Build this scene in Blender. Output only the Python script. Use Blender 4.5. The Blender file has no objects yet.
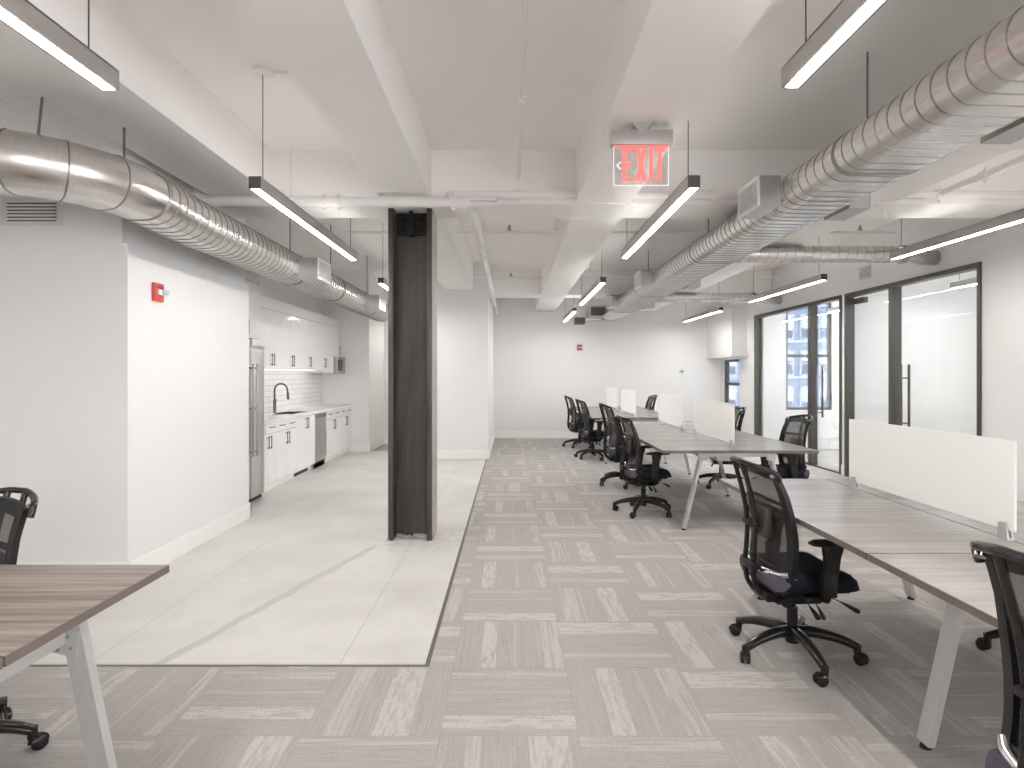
import bpy, bmesh, math, random
from mathutils import Vector, Matrix
random.seed(7)
PI = math.pi
sc = bpy.context.scene
C = sc.collection

# ------------------------------------------------------------------ materials
def new_mat(name):
    m = bpy.data.materials.new(name); m.use_nodes = True
    nt = m.node_tree
    for n in list(nt.nodes): nt.nodes.remove(n)
    out = nt.nodes.new('ShaderNodeOutputMaterial')
    return m, nt, out

def N(nt, typ, **kw):
    n = nt.nodes.new(typ)
    for k, v in kw.items(): setattr(n, k, v)
    return n

def setin(nt, sock, v):
    if hasattr(v, 'is_output'): nt.links.new(v, sock)
    else: sock.default_value = v

def M(nt, op, a, b=0.0, c=None, clamp=False):
    n = N(nt, 'ShaderNodeMath', operation=op); n.use_clamp = clamp
    setin(nt, n.inputs[0], a); setin(nt, n.inputs[1], b)
    if c is not None: setin(nt, n.inputs[2], c)
    return n.outputs[0]

def mixc(nt, f, a, b):
    n = N(nt, 'ShaderNodeMix', data_type='RGBA')
    setin(nt, n.inputs[0], f); setin(nt, n.inputs[6], a); setin(nt, n.inputs[7], b)
    return n.outputs[2]

def comb(nt, x, y, z=0.0):
    n = N(nt, 'ShaderNodeCombineXYZ')
    for i, v in enumerate((x, y, z)): setin(nt, n.inputs[i], v)
    return n.outputs[0]

def noise(nt, vec, scale=5.0, detail=2.0, rough=0.5):
    n = N(nt, 'ShaderNodeTexNoise')
    nt.links.new(vec, n.inputs['Vector'])
    n.inputs['Scale'].default_value = scale; n.inputs['Detail'].default_value = detail
    n.inputs['Roughness'].default_value = rough
    return n.outputs[0]

def ramp(nt, f, lo, hi):
    n = N(nt, 'ShaderNodeMapRange', interpolation_type='SMOOTHSTEP')
    setin(nt, n.inputs[0], f); n.inputs[1].default_value = lo; n.inputs[2].default_value = hi
    return n.outputs[0]

def xyz(nt):
    tc = N(nt, 'ShaderNodeTexCoord'); s = N(nt, 'ShaderNodeSeparateXYZ')
    nt.links.new(tc.outputs['Object'], s.inputs[0])
    return tc.outputs['Object'], s.outputs[0], s.outputs[1], s.outputs[2]

def principled(nt, out, color, rough=0.5, metal=0.0, spec=0.5, bump=None, bstr=0.2, bdist=0.01, **kw):
    p = N(nt, 'ShaderNodeBsdfPrincipled')
    setin(nt, p.inputs['Base Color'], color if hasattr(color, 'is_output') else (*color[:3], 1))
    setin(nt, p.inputs['Roughness'], rough); setin(nt, p.inputs['Metallic'], metal)
    p.inputs['Specular IOR Level'].default_value = spec
    for k, v in kw.items(): setin(nt, p.inputs[k], v)
    if bump is not None:
        b = N(nt, 'ShaderNodeBump'); b.inputs['Strength'].default_value = bstr; b.inputs['Distance'].default_value = bdist
        nt.links.new(bump, b.inputs['Height']); nt.links.new(b.outputs[0], p.inputs['Normal'])
    nt.links.new(p.outputs[0], out.inputs[0])
    return p

def plain(name, color, rough=0.5, metal=0.0, var=0.04, nscale=6.0, spec=0.5, **kw):
    """slightly mottled procedural surface"""
    m, nt, out = new_mat(name)
    v, x, y, z = xyz(nt)
    f = noise(nt, v, nscale, 3)
    a = tuple(c*(1-var) for c in color)+(1,); b = tuple(min(1, c*(1+var)) for c in color)+(1,)
    principled(nt, out, mixc(nt, f, a, b), rough, metal, spec, **kw)
    return m

def emit(name, color, strength):
    m, nt, out = new_mat(name)
    e = N(nt, 'ShaderNodeEmission'); e.inputs[0].default_value = (*color, 1); e.inputs[1].default_value = strength
    nt.links.new(e.outputs[0], out.inputs[0]); return m

def glass_mat(name, tint=(1, 1, 1), refl=0.06, rough=0.02, ior=1.45):
    m, nt, out = new_mat(name)
    t = N(nt, 'ShaderNodeBsdfTransparent'); t.inputs[0].default_value = (*tint, 1)
    g = N(nt, 'ShaderNodeBsdfGlossy'); g.inputs['Roughness'].default_value = rough
    fr = N(nt, 'ShaderNodeFresnel'); fr.inputs[0].default_value = ior
    f = M(nt, 'MAXIMUM', fr.outputs[0], refl)
    f = M(nt, 'MINIMUM', f, 0.5)
    mx = N(nt, 'ShaderNodeMixShader'); nt.links.new(f, mx.inputs[0])
    nt.links.new(t.outputs[0], mx.inputs[1]); nt.links.new(g.outputs[0], mx.inputs[2])
    nt.links.new(mx.outputs[0], out.inputs[0]); return m

def frosted_mat(name):
    m, nt, out = new_mat(name)
    v, x, y, z = xyz(nt)
    d = N(nt, 'ShaderNodeBsdfDiffuse'); d.inputs[0].default_value = (0.93, 0.93, 0.91, 1)
    t = N(nt, 'ShaderNodeBsdfTranslucent'); t.inputs[0].default_value = (0.95, 0.95, 0.93, 1)
    tr = N(nt, 'ShaderNodeBsdfTransparent')
    a = N(nt, 'ShaderNodeMixShader'); a.inputs[0].default_value = 0.5
    nt.links.new(d.outputs[0], a.inputs[1]); nt.links.new(t.outputs[0], a.inputs[2])
    b = N(nt, 'ShaderNodeMixShader')
    nt.links.new(M(nt, 'MULTIPLY_ADD', noise(nt, v, 300, 1), 0.02, 0.05), b.inputs[0])
    nt.links.new(a.outputs[0], b.inputs[1]); nt.links.new(tr.outputs[0], b.inputs[2])
    nt.links.new(b.outputs[0], out.inputs[0]); return m

def mesh_fabric(name):
    m, nt, out = new_mat(name)
    v, x, y, z = xyz(nt)
    wy = M(nt, 'SINE', M(nt, 'MULTIPLY', y, 1100.0)); wz = M(nt, 'SINE', M(nt, 'MULTIPLY', z, 900.0))
    h = ramp(nt, M(nt, 'MULTIPLY', wy, wz), -0.1, 0.5)
    d = N(nt, 'ShaderNodeBsdfPrincipled'); d.inputs['Base Color'].default_value = (0.022, 0.019, 0.018, 1); d.inputs['Roughness'].default_value = 0.6
    t = N(nt, 'ShaderNodeBsdfTransparent')
    mx = N(nt, 'ShaderNodeMixShader'); nt.links.new(M(nt, 'MULTIPLY_ADD', h, 0.3, 0.12), mx.inputs[0])
    nt.links.new(d.outputs[0], mx.inputs[1]); nt.links.new(t.outputs[0], mx.inputs[2])
    nt.links.new(mx.outputs[0], out.inputs[0]); return m

def carpet_mat():
    m, nt, out = new_mat('carpet_tiles')
    v, x, y, z = xyz(nt)
    T = 0.575
    u = M(nt, 'DIVIDE', M(nt, 'ADD', x, 0.295+T*40), T); w = M(nt, 'DIVIDE', M(nt, 'ADD', y, -2.487+T*40), T)
    iu = M(nt, 'FLOOR', u); iw = M(nt, 'FLOOR', w); fu = M(nt, 'FRACT', u); fw = M(nt, 'FRACT', w)
    par = M(nt, 'MODULO', M(nt, 'ADD', iu, iw), 2.0)
    par = M(nt, 'ROUND', par)
    inv = M(nt, 'SUBTRACT', 1.0, par)
    # along / across coordinates inside the tile
    al = M(nt, 'ADD', M(nt, 'MULTIPLY', fu, inv), M(nt, 'MULTIPLY', fw, par))
    ac = M(nt, 'ADD', M(nt, 'MULTIPLY', fw, inv), M(nt, 'MULTIPLY', fu, par))
    wn = N(nt, 'ShaderNodeTexWhiteNoise', noise_dimensions='2D'); nt.links.new(comb(nt, iu, iw), wn.inputs['Vector'])
    rnd = wn.outputs[0]
    wn2 = N(nt, 'ShaderNodeTexWhiteNoise', noise_dimensions='3D'); nt.links.new(comb(nt, iu, iw, 7.3), wn2.inputs['Vector'])
    rnd2 = wn2.outputs[0]
    off = M(nt, 'MULTIPLY', rnd, 50.0)
    fine = noise(nt, comb(nt, M(nt, 'MULTIPLY', al, 2.2), M(nt, 'MULTIPLY', ac, 85.0), off), 1.0, 2, 0.6)
    weave = noise(nt, comb(nt, M(nt, 'MULTIPLY', al, 90.0), M(nt, 'MULTIPLY', ac, 22.0), off), 1.0, 1)
    # pale broken band near one (random) edge of every tile
    flip = M(nt, 'GREATER_THAN', rnd2, 0.5)
    acf = M(nt, 'ADD', M(nt, 'MULTIPLY', ac, M(nt, 'SUBTRACT', 1.0, flip)), M(nt, 'MULTIPLY', M(nt, 'SUBTRACT', 1.0, ac), flip))
    pos = M(nt, 'MULTIPLY_ADD', rnd, 0.26, 0.05); wid = M(nt, 'MULTIPLY_ADD', rnd2, 0.15, 0.09)
    band = M(nt, 'LESS_THAN', M(nt, 'ABSOLUTE', M(nt, 'SUBTRACT', acf, M(nt, 'ADD', pos, M(nt, 'MULTIPLY', wid, 0.5)))), M(nt, 'MULTIPLY', wid, 0.6))
    brk = noise(nt, comb(nt, M(nt, 'MULTIPLY', al, 5.0), M(nt, 'MULTIPLY', ac, 26.0), M(nt, 'ADD', off, 9.0)), 1.0, 1)
    brk = ramp(nt, brk, 0.36, 0.56)
    band = M(nt, 'MULTIPLY', band, M(nt, 'MULTIPLY_ADD', brk, 0.75, 0.25))
    acg = M(nt, 'SUBTRACT', 1.0, acf)
    pos2 = M(nt, 'MULTIPLY_ADD', rnd2, 0.2, 0.06); wid2 = M(nt, 'MULTIPLY_ADD', rnd, 0.10, 0.05)
    brk2 = noise(nt, comb(nt, M(nt, 'MULTIPLY', al, 1.4), M(nt, 'MULTIPLY', ac, 30.0), M(nt, 'ADD', off, 17.0)), 1.0, 1)
    band2 = M(nt, 'MULTIPLY', M(nt, 'LESS_THAN', M(nt, 'ABSOLUTE', M(nt, 'SUBTRACT', acg, pos2)), M(nt, 'MULTIPLY', wid2, 0.7)), ramp(nt, brk2, 0.35, 0.6))
    band = M(nt, 'MAXIMUM', band, M(nt, 'MULTIPLY', band2, 0.75))
    line2 = M(nt, 'LESS_THAN', M(nt, 'ABSOLUTE', M(nt, 'SUBTRACT', acf, M(nt, 'MULTIPLY_ADD', rnd2, 0.3, 0.5))), 0.012)
    band = M(nt, 'MAXIMUM', band, M(nt, 'MULTIPLY', line2, 0.5))
    base = mixc(nt, ramp(nt, fine, 0.25, 0.75), (0.355, 0.333, 0.315, 1), (0.445, 0.421, 0.402, 1))
    wide = noise(nt, comb(nt, M(nt, 'MULTIPLY', al, 1.0), M(nt, 'MULTIPLY', ac, 9.0), off), 1.0, 1)
    base = mixc(nt, M(nt, 'MULTIPLY', ramp(nt, wide, 0.35, 0.65), 0.35), base, (0.40, 0.376, 0.358, 1))
    base = mixc(nt, M(nt, 'MULTIPLY', band, 0.44), base, (0.66, 0.64, 0.62, 1))
    base = mixc(nt, M(nt, 'MULTIPLY', ramp(nt, weave, 0.48, 0.7), 0.35), base, (0.31, 0.29, 0.275, 1))
    # joints
    e = M(nt, 'MINIMUM', M(nt, 'MINIMUM', fu, M(nt, 'SUBTRACT', 1.0, fu)), M(nt, 'MINIMUM', fw, M(nt, 'SUBTRACT', 1.0, fw)))
    j = M(nt, 'LESS_THAN', e, 0.004)
    base = mixc(nt, M(nt, 'MULTIPLY', j, 0.15), base, (0.14, 0.13, 0.12, 1))
    principled(nt, out, base, 0.95, 0, 0.15, bump=fine, bstr=0.3, bdist=0.004)
    return m

def floor_tile_mat():
    m, nt, out = new_mat('pale_stone_tile')
    v, x, y, z = xyz(nt)
    n1 = noise(nt, v, 1.1, 5, 0.6); n2 = noise(nt, v, 22, 3)
    base = mixc(nt, ramp(nt, n1, 0.3, 0.7), (0.55, 0.54, 0.515, 1), (0.68, 0.67, 0.645, 1))
    base = mixc(nt, M(nt, 'MULTIPLY', n2, 0.25), base, (0.55, 0.53, 0.50, 1))
    def joint(c, off, pitch, w):
        f = M(nt, 'FRACT', M(nt, 'DIVIDE', M(nt, 'ADD', c, off+pitch*20), pitch))
        return M(nt, 'LESS_THAN', M(nt, 'MULTIPLY', M(nt, 'MINIMUM', f, M(nt, 'SUBTRACT', 1.0, f)), pitch), w)
    j = M(nt, 'MAXIMUM', joint(x, 0.885, 1.3, 0.0028), M(nt, 'MULTIPLY', joint(y, -4.3, 1.19, 0.0025), 0.6))
    base = mixc(nt, M(nt, 'MULTIPLY', j, 0.6), base, (0.33, 0.31, 0.29, 1))
    # repaired strip running to the column foot
    wob = noise(nt, v, 3.0, 3)
    ln = M(nt, 'ADD', M(nt, 'MULTIPLY_ADD', y, 0.302, -1.83-0.302*3.1-0.05), M(nt, 'MULTIPLY', wob, 0.1))
    d = M(nt, 'ABSOLUTE', M(nt, 'SUBTRACT', x, ln))
    s = M(nt, 'MULTIPLY', M(nt, 'SUBTRACT', 1.0, ramp(nt, d, 0.028, 0.042)), M(nt, 'LESS_THAN', y, 5.2))
    base = mixc(nt, M(nt, 'MULTIPLY', s, 0.8), base, (0.46, 0.455, 0.44, 1))
    # rough patched stone around the column foot
    dx = M(nt, 'SUBTRACT', x, -0.9); dy = M(nt, 'SUBTRACT', y, 5.5)
    dd = M(nt, 'SQRT', M(nt, 'ADD', M(nt, 'MULTIPLY', dx, dx), M(nt, 'MULTIPLY', M(nt, 'MULTIPLY', dy, dy), 1.3)))
    pm = M(nt, 'MULTIPLY', M(nt, 'SUBTRACT', 1.0, ramp(nt, dd, 0.35, 0.75)), ramp(nt, noise(nt, v, 14, 4), 0.42, 0.6))
    base = mixc(nt, M(nt, 'MULTIPLY', pm, 0.35), base, (0.42, 0.40, 0.38, 1))
    principled(nt, out, base, M(nt, 'MULTIPLY_ADD', n1, 0.2, 0.38), 0, 0.4, bump=n2, bstr=0.05, bdist=0.002)
    return m

def wood_mat(name, c1, c2, rough, ax):
    m, nt, out = new_mat(name)
    v, x, y, z = xyz(nt)
    a, b = (x, y) if ax == 0 else (y, x)
    g = noise(nt, comb(nt, M(nt, 'MULTIPLY', a, 1.6), M(nt, 'MULTIPLY', b, 34.0), M(nt, 'MULTIPLY', z, 10.0)), 1.0, 5, 0.62)
    g2 = noise(nt, comb(nt, M(nt, 'MULTIPLY', a, 0.7), M(nt, 'MULTIPLY', b, 7.0), z), 1.0, 2)
    base = mixc(nt, ramp(nt, g, 0.32, 0.68), (*c1, 1), (*c2, 1))
    base = mixc(nt, M(nt, 'MULTIPLY', ramp(nt, g2, 0.4, 0.7), 0.4), base, tuple(c*0.75 for c in c1)+(1,))
    principled(nt, out, base, rough, 0, 0.5)
    return m

def duct_mat():
    m, nt, out = new_mat('galvanised_steel')
    v, x, y, z = xyz(nt)
    vo = N(nt, 'ShaderNodeTexVoronoi'); nt.links.new(v, vo.inputs['Vector']); vo.inputs['Scale'].default_value = 60
    s = N(nt, 'ShaderNodeSeparateColor'); nt.links.new(vo.outputs['Color'], s.inputs[0])
    n1 = noise(nt, v, 2, 2, 0.5)
    col = mixc(nt, s.outputs[0], (0.70, 0.675, 0.65, 1), (0.76, 0.74, 0.72, 1))
    col = mixc(nt, M(nt, 'MULTIPLY', ramp(nt, n1, 0.4, 0.7), 0.15), col, (0.60, 0.58, 0.56, 1))
    principled(nt, out, col, 0.27, 1.0, 0.5)
    return m

def column_mat():
    m, nt, out = new_mat('weathered_black_steel')
    v, x, y, z = xyz(nt)
    sc_ = N(nt, 'ShaderNodeMapping'); nt.links.new(v, sc_.inputs[0]); sc_.inputs[3].default_value = (9, 9, 0.9)
    streak = noise(nt, sc_.outputs[0], 1.0, 4, 0.65)
    sp = noise(nt, v, 60, 4, 0.7)
    low = ramp(nt, z, 3.0, 1.6)
    base = mixc(nt, ramp(nt, streak, 0.3, 0.75), (0.034, 0.028, 0.024, 1), (0.085, 0.072, 0.063, 1))
    base = mixc(nt, M(nt, 'MULTIPLY', ramp(nt, sp, 0.55, 0.72), 0.5), base, (0.15, 0.13, 0.115, 1))
    principled(nt, out, base, 0.38, 0.0, 0.5, bump=sp, bstr=0.35, bdist=0.004)
    return m

def subway_mat():
    m, nt, out = new_mat('white_subway_tile')
    v, x, y, z = xyz(nt)
    b = N(nt, 'ShaderNodeTexBrick'); nt.links.new(comb(nt, y, z), b.inputs['Vector'])
    b.inputs['Scale'].default_value = 1.0; b.inputs['Brick Width'].default_value = 0.30; b.inputs['Row Height'].default_value = 0.083
    b.inputs['Mortar Size'].default_value = 0.003; b.inputs['Mortar Smooth'].default_value = 0.2
    b.inputs['Color1'].default_value = (0.86, 0.86, 0.85, 1); b.inputs['Color2'].default_value = (0.80, 0.80, 0.79, 1)
    b.inputs['Mortar'].default_value = (0.48, 0.47, 0.46, 1)
    principled(nt, out, b.outputs[0], 0.12, 0, 0.5, bump=b.outputs[1], bstr=-0.3, bdist=0.003)
    return m

def facade_mat():
    m, nt, out = new_mat('pale_blue_brick')
    v, x, y, z = xyz(nt)
    b = N(nt, 'ShaderNodeTexBrick'); nt.links.new(comb(nt, x, z), b.inputs['Vector'])
    b.inputs['Scale'].default_value = 1.6
    b.inputs['Color1'].default_value = (0.10, 0.125, 0.165, 1); b.inputs['Color2'].default_value = (0.13, 0.155, 0.195, 1)
    b.inputs['Mortar'].default_value = (0.17, 0.19, 0.22, 1)
    principled(nt, out, mixc(nt, M(nt, 'MULTIPLY', noise(nt, v, 1.2, 3), 0.5), b.outputs[0], (0.16, 0.18, 0.215, 1)), 0.9)
    return m

MAT = dict(
    wall=plain('white_paint', (0.79, 0.785, 0.775), 0.6, var=0.012, nscale=1.5, spec=0.25),
    ceil=plain('warm_white_ceiling_paint', (0.90, 0.88, 0.86), 0.75, var=0.02, nscale=2.0, spec=0.2),
    base=plain('semi_gloss_white_trim', (0.86, 0.85, 0.83), 0.35, var=0.01),
    pipe=plain('white_painted_pipe', (0.82, 0.80, 0.78), 0.45, var=0.04, nscale=25),
    carpet=carpet_mat(), tile=floor_tile_mat(),
    strip=plain('dark_transition_strip', (0.15, 0.14, 0.13), 0.5, 0.3),
    duct=duct_mat(), seam=plain('duct_seam', (0.30, 0.29, 0.28), 0.4, 0.9, var=0.1),
    ductend=plain('pale_sheet_metal', (0.50, 0.485, 0.47), 0.38, 0.9, var=0.06, nscale=12),
    grille=plain('painted_grille', (0.72, 0.71, 0.70), 0.5, var=0.03),
    slot=plain('shade_and_dark_panel', (0.10, 0.10, 0.10), 0.8),  # dark colour stands in for shade behind grilles; also dark displays and glass
    column=column_mat(), colside=plain('pale_flange', (0.40, 0.375, 0.35), 0.5, var=0.15, nscale=20),
    concrete=plain('grout_concrete', (0.55, 0.53, 0.50), 0.9, var=0.2, nscale=30),
    alu=plain('brushed_aluminium_housing', (0.50, 0.475, 0.455), 0.38, 0.75, var=0.03, nscale=30),
    endcap=plain('dark_end_cap', (0.10, 0.09, 0.085), 0.5, 0.4),
    added_uplight=emit('added_uplight_glow', (1.0, 0.97, 0.94), 2.6),
    added_strip=emit('added_fill_strip', (1.0, 0.97, 0.93), 3.5),
    led=emit('lit_diffuser', (1.0, 0.97, 0.94), 35.0),
    cord=plain('black_cord', (0.05, 0.045, 0.04), 0.6), rod=plain('steel_rod', (0.22, 0.21, 0.2), 0.4, 0.8),
    wood_l=wood_mat('walnut_laminate', (0.13, 0.100, 0.085), (0.36, 0.300, 0.265), 0.38, 0),
    wood_r=wood_mat('grey_walnut_laminate', (0.27, 0.245, 0.228), (0.33, 0.305, 0.288), 0.24, 0),
    edge=plain('brown_edge_band', (0.15, 0.122, 0.105), 0.5, var=0.1, nscale=30),
    frame=plain('silver_powder_coat', (0.56, 0.55, 0.53), 0.42, 0.35, var=0.02),
    frosted=frosted_mat('frosted_acrylic'), clip=plain('translucent_grey_clip', (0.45, 0.45, 0.44), 0.3, var=0.05),
    black=plain('black_plastic', (0.012, 0.011, 0.011), 0.42, var=0.1, nscale=20, spec=0.3),
    blackg=plain('gloss_black_plastic', (0.018, 0.016, 0.015), 0.22, var=0.05, nscale=20, spec=0.4),
    chrome=plain('polished_grey_metal', (0.55, 0.54, 0.54), 0.14, 1.0, var=0.03),
    fabric=plain('black_seat_fabric', (0.010, 0.010, 0.015), 0.75, var=0.25, nscale=160, spec=0.2),
    fabric2=plain('purple_grey_seat_rear', (0.105, 0.095, 0.13), 0.85, var=0.15, nscale=160, spec=0.2),
    mesh=mesh_fabric('dark_woven_mesh'),
    lumbar=plain('dark_grey_plastic', (0.04, 0.036, 0.034), 0.42, var=0.08),
    metalframe=plain('dark_bronze_frame', (0.085, 0.077, 0.072), 0.42, 0.4, var=0.05),
    glass=glass_mat('clear_glass', (0.965, 0.98, 0.98), 0.006, ior=1.12),
    signglass=glass_mat('clear_acrylic', (0.93, 0.90, 0.90), 0.07),
    winglass=glass_mat('window_glass', (0.97, 0.98, 1.0), 0.05),
    tintglass=glass_mat('dimming_window_glass', (0.57, 0.60, 0.64), 0.04),  # tint added to dim the bright street view
    steel=plain('stainless_steel', (0.62, 0.60, 0.58), 0.28, 0.95, var=0.03, nscale=8),
    steeld=plain('stainless_trim', (0.36, 0.34, 0.33), 0.3, 0.9, var=0.05),
    cab=plain('gloss_white_cabinet', (0.84, 0.83, 0.82), 0.09, var=0.008),
    counter=plain('white_quartz', (0.82, 0.82, 0.81), 0.18, var=0.02, nscale=40),
    handle=plain('dark_bar_handle', (0.13, 0.12, 0.115), 0.3, 0.8),
    subway=subway_mat(), dark=plain('dark_recess', (0.03, 0.028, 0.027), 0.7),
    red=plain('red_plastic', (0.62, 0.075, 0.06), 0.35, var=0.04), whitep=plain('white_plastic', (0.80, 0.79, 0.77), 0.35),
    lens=plain('clear_strobe_lens', (0.62, 0.64, 0.66), 0.1), exith=plain('brushed_sign_housing', (0.50, 0.47, 0.45), 0.4, 0.5, var=0.05, nscale=30),
    exitwhite=emit('lit_white_marking', (1.0, 0.93, 0.92), 0.42),
    exitred=emit('lit_red_lettering', (1.0, 0.19, 0.17), 0.66), exitglow=emit('lit_red_edge', (1.0, 0.12, 0.10), 1.0),
    facade=facade_mat(), stone=plain('pale_window_stone', (0.24, 0.26, 0.29), 0.8, var=0.05),
    farglass=plain('dark_far_window', (0.05, 0.06, 0.08), 0.3, var=0.3, nscale=1.0), blind=plain('pale_blind', (0.30, 0.32, 0.35), 0.7),
    asphalt=plain('street_asphalt', (0.2, 0.2, 0.2), 0.9),
)

# ------------------------------------------------------------------ geometry helpers
class MB:
    def __init__(s): s.bm = bmesh.new()
    def box(s, x0, x1, y0, y1, z0, z1, mtx=None):
        vs = [s.bm.verts.new(Vector((x, y, z)) if mtx is None else mtx @ Vector((x, y, z))) for x in (x0, x1) for y in (y0, y1) for z in (z0, z1)]
        for f in ((0,1,3,2),(4,6,7,5),(0,4,5,1),(2,3,7,6),(0,2,6,4),(1,5,7,3)):
            s.bm.faces.new([vs[i] for i in f])
        return s
    def rbox(s, x0, x1, y0, y1, z0, z1, r=0.004, seg=2, mtx=None):
        b = bmesh.new()
        vs = [b.verts.new((x, y, z)) for x in (x0, x1) for y in (y0, y1) for z in (z0, z1)]
        for f in ((0,1,3,2),(4,6,7,5),(0,4,5,1),(2,3,7,6),(0,2,6,4),(1,5,7,3)): b.faces.new([vs[i] for i in f])
        bmesh.ops.recalc_face_normals(b, faces=b.faces)
        bmesh.ops.bevel(b, geom=list(b.edges), offset=r, segments=seg, affect='EDGES', profile=0.5)
        s._merge(b, mtx); return s
    def _merge(s, b, mtx=None):
        mp = {}
        for v in b.verts: mp[v] = s.bm.verts.new(v.co if mtx is None else mtx @ v.co)
        for f in b.faces:
            try: s.bm.faces.new([mp[v] for v in f.verts])
            except ValueError: pass
        b.free()
    def tube(s, pts, r, seg=10, cap=True, closed=False, flat=1.0):
        pts = [Vector(p) for p in pts]; n = len(pts)
        rs = r if isinstance(r, (list, tuple)) else [r]*n
        rings = []; prev = None
        for i, p in enumerate(pts):
            if closed: d = pts[(i+1) % n]-pts[i-1]
            else: d = pts[min(i+1, n-1)]-pts[max(i-1, 0)]
            d = d.normalized() if d.length > 1e-9 else Vector((0, 0, 1))
            if prev is None:
                up = Vector((0, 0, 1)) if abs(d.z) < 0.9 else Vector((1, 0, 0))
                a = d.cross(up).normalized()
            else:
                a = prev-d*prev.dot(d); a = a.normalized() if a.length > 1e-6 else d.orthogonal().normalized()
            prev = a; b = d.cross(a)
            rings.append([s.bm.verts.new(p+a*math.cos(2*PI*k/seg)*rs[i]+b*math.sin(2*PI*k/seg)*rs[i]*flat) for k in range(seg)])
        m = n if closed else n-1
        for i in range(m):
            A, B = rings[i], rings[(i+1) % n]
            for k in range(seg): s.bm.faces.new((A[k], A[(k+1) % seg], B[(k+1) % seg], B[k]))
        if cap and not closed:
            s.bm.faces.new(list(reversed(rings[0]))); s.bm.faces.new(rings[-1])
        return s
    def cyl(s, p0, p1, r0, r1=None, seg=20, cap=True):
        return s.tube([p0, p1], [r0, r0 if r1 is None else r1], seg, cap)
    def prism(s, poly, y0, y1, axis='y', mtx=None):
        def P(a, b, t):
            v = {'y': (a, t, b), 'x': (t, a, b), 'z': (a, b, t)}[axis]
            return Vector(v) if mtx is None else mtx @ Vector(v)
        A = [s.bm.verts.new(P(a, b, y0)) for a, b in poly]; B = [s.bm.verts.new(P(a, b, y1)) for a, b in poly]
        n = len(poly)
        s.bm.faces.new(A); s.bm.faces.new(list(reversed(B)))
        for i in range(n): s.bm.faces.new((A[i], B[i], B[(i+1) % n], A[(i+1) % n]))
        return s
    def grid(s, fn, nu, nv, thick=0.0):
        def lay(off):
            return [[s.bm.verts.new(fn(i/nu, j/nv, off)) for j in range(nv+1)] for i in range(nu+1)]
        A = lay(0.0)
        for i in range(nu):
            for j in range(nv): s.bm.faces.new((A[i][j], A[i+1][j], A[i+1][j+1], A[i][j+1]))
        if thick:
            B = lay(thick)
            for i in range(nu):
                for j in range(nv): s.bm.faces.new((B[i][j], B[i][j+1], B[i+1][j+1], B[i+1][j]))
            for i in range(nu):
                s.bm.faces.new((A[i][0], B[i][0], B[i+1][0], A[i+1][0])); s.bm.faces.new((A[i][nv], A[i+1][nv], B[i+1][nv], B[i][nv]))
            for j in range(nv):
                s.bm.faces.new((A[0][j], A[0][j+1], B[0][j+1], B[0][j])); s.bm.faces.new((A[nu][j], B[nu][j], B[nu][j+1], A[nu][j+1]))
        return s
    def build(s, name, mat, parent=None, smooth=False, loc=None, fix=True):
        if fix: bmesh.ops.recalc_face_normals(s.bm, faces=s.bm.faces)
        me = bpy.data.meshes.new(name); s.bm.to_mesh(me); s.bm.free()
        me.materials.append(MAT[mat] if isinstance(mat, str) else mat)
        if smooth:
            for p in me.polygons: p.use_smooth = True
            if smooth != 'all':
                try: me.set_sharp_from_angle(angle=math.radians(38))
                except Exception: pass
        o = bpy.data.objects.new(name, me); C.objects.link(o)
        if parent is not None: o.parent = parent
        if loc is not None: o.location = loc
        return o

def thing(name, label, cat, loc=(0, 0, 0), rz=0.0, group=None):
    o = bpy.data.objects.new(name, None); C.objects.link(o); o.empty_display_size = 0.1
    o.location = loc; o.rotation_euler = (0, 0, rz); o['label'] = label; o['category'] = cat
    if group: o['group'] = group
    return o

def tag(o, label, cat, group=None):
    o['label'] = label; o['category'] = cat
    if group: o['group'] = group
    return o

def structE(name):
    o = bpy.data.objects.new(name, None); C.objects.link(o); o['kind'] = 'structure'; return o

def struct(name, mb, mat, parent=None, smooth=False):
    o = mb.build(name, mat, parent, smooth)
    if parent is None: o['kind'] = 'structure'
    return o

def kids(o): return [c for c in bpy.data.objects if c.parent == o]

def dup(root, loc, rz, label, group=None):
    """copy of a thing with copies of its parts and sub-parts"""
    r = root.copy(); C.objects.link(r); r.location = loc; r.rotation_euler = (0, 0, rz)
    r['label'] = label
    if group: r['group'] = group
    for ch in kids(root):
        c = ch.copy(); C.objects.link(c); c.parent = r
        for g in kids(ch):
            d = g.copy(); C.objects.link(d); d.parent = c
    return r

def smoothpath(pts, n=6):
    """Catmull-Rom through pts"""
    P = [Vector(p) for p in pts]; out = []
    for i in range(len(P)-1):
        p0 = P[max(i-1, 0)]; p1 = P[i]; p2 = P[i+1]; p3 = P[min(i+2, len(P)-1)]
        for k in range(n):
            t = k/n
            out.append(0.5*((2*p1)+(p2-p0)*t+(2*p0-5*p1+4*p2-p3)*t*t+(3*p1-p0-3*p2+p3)*t**3))
    out.append(P[-1]); return out

CZ = 3.464      # ceiling height
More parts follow.
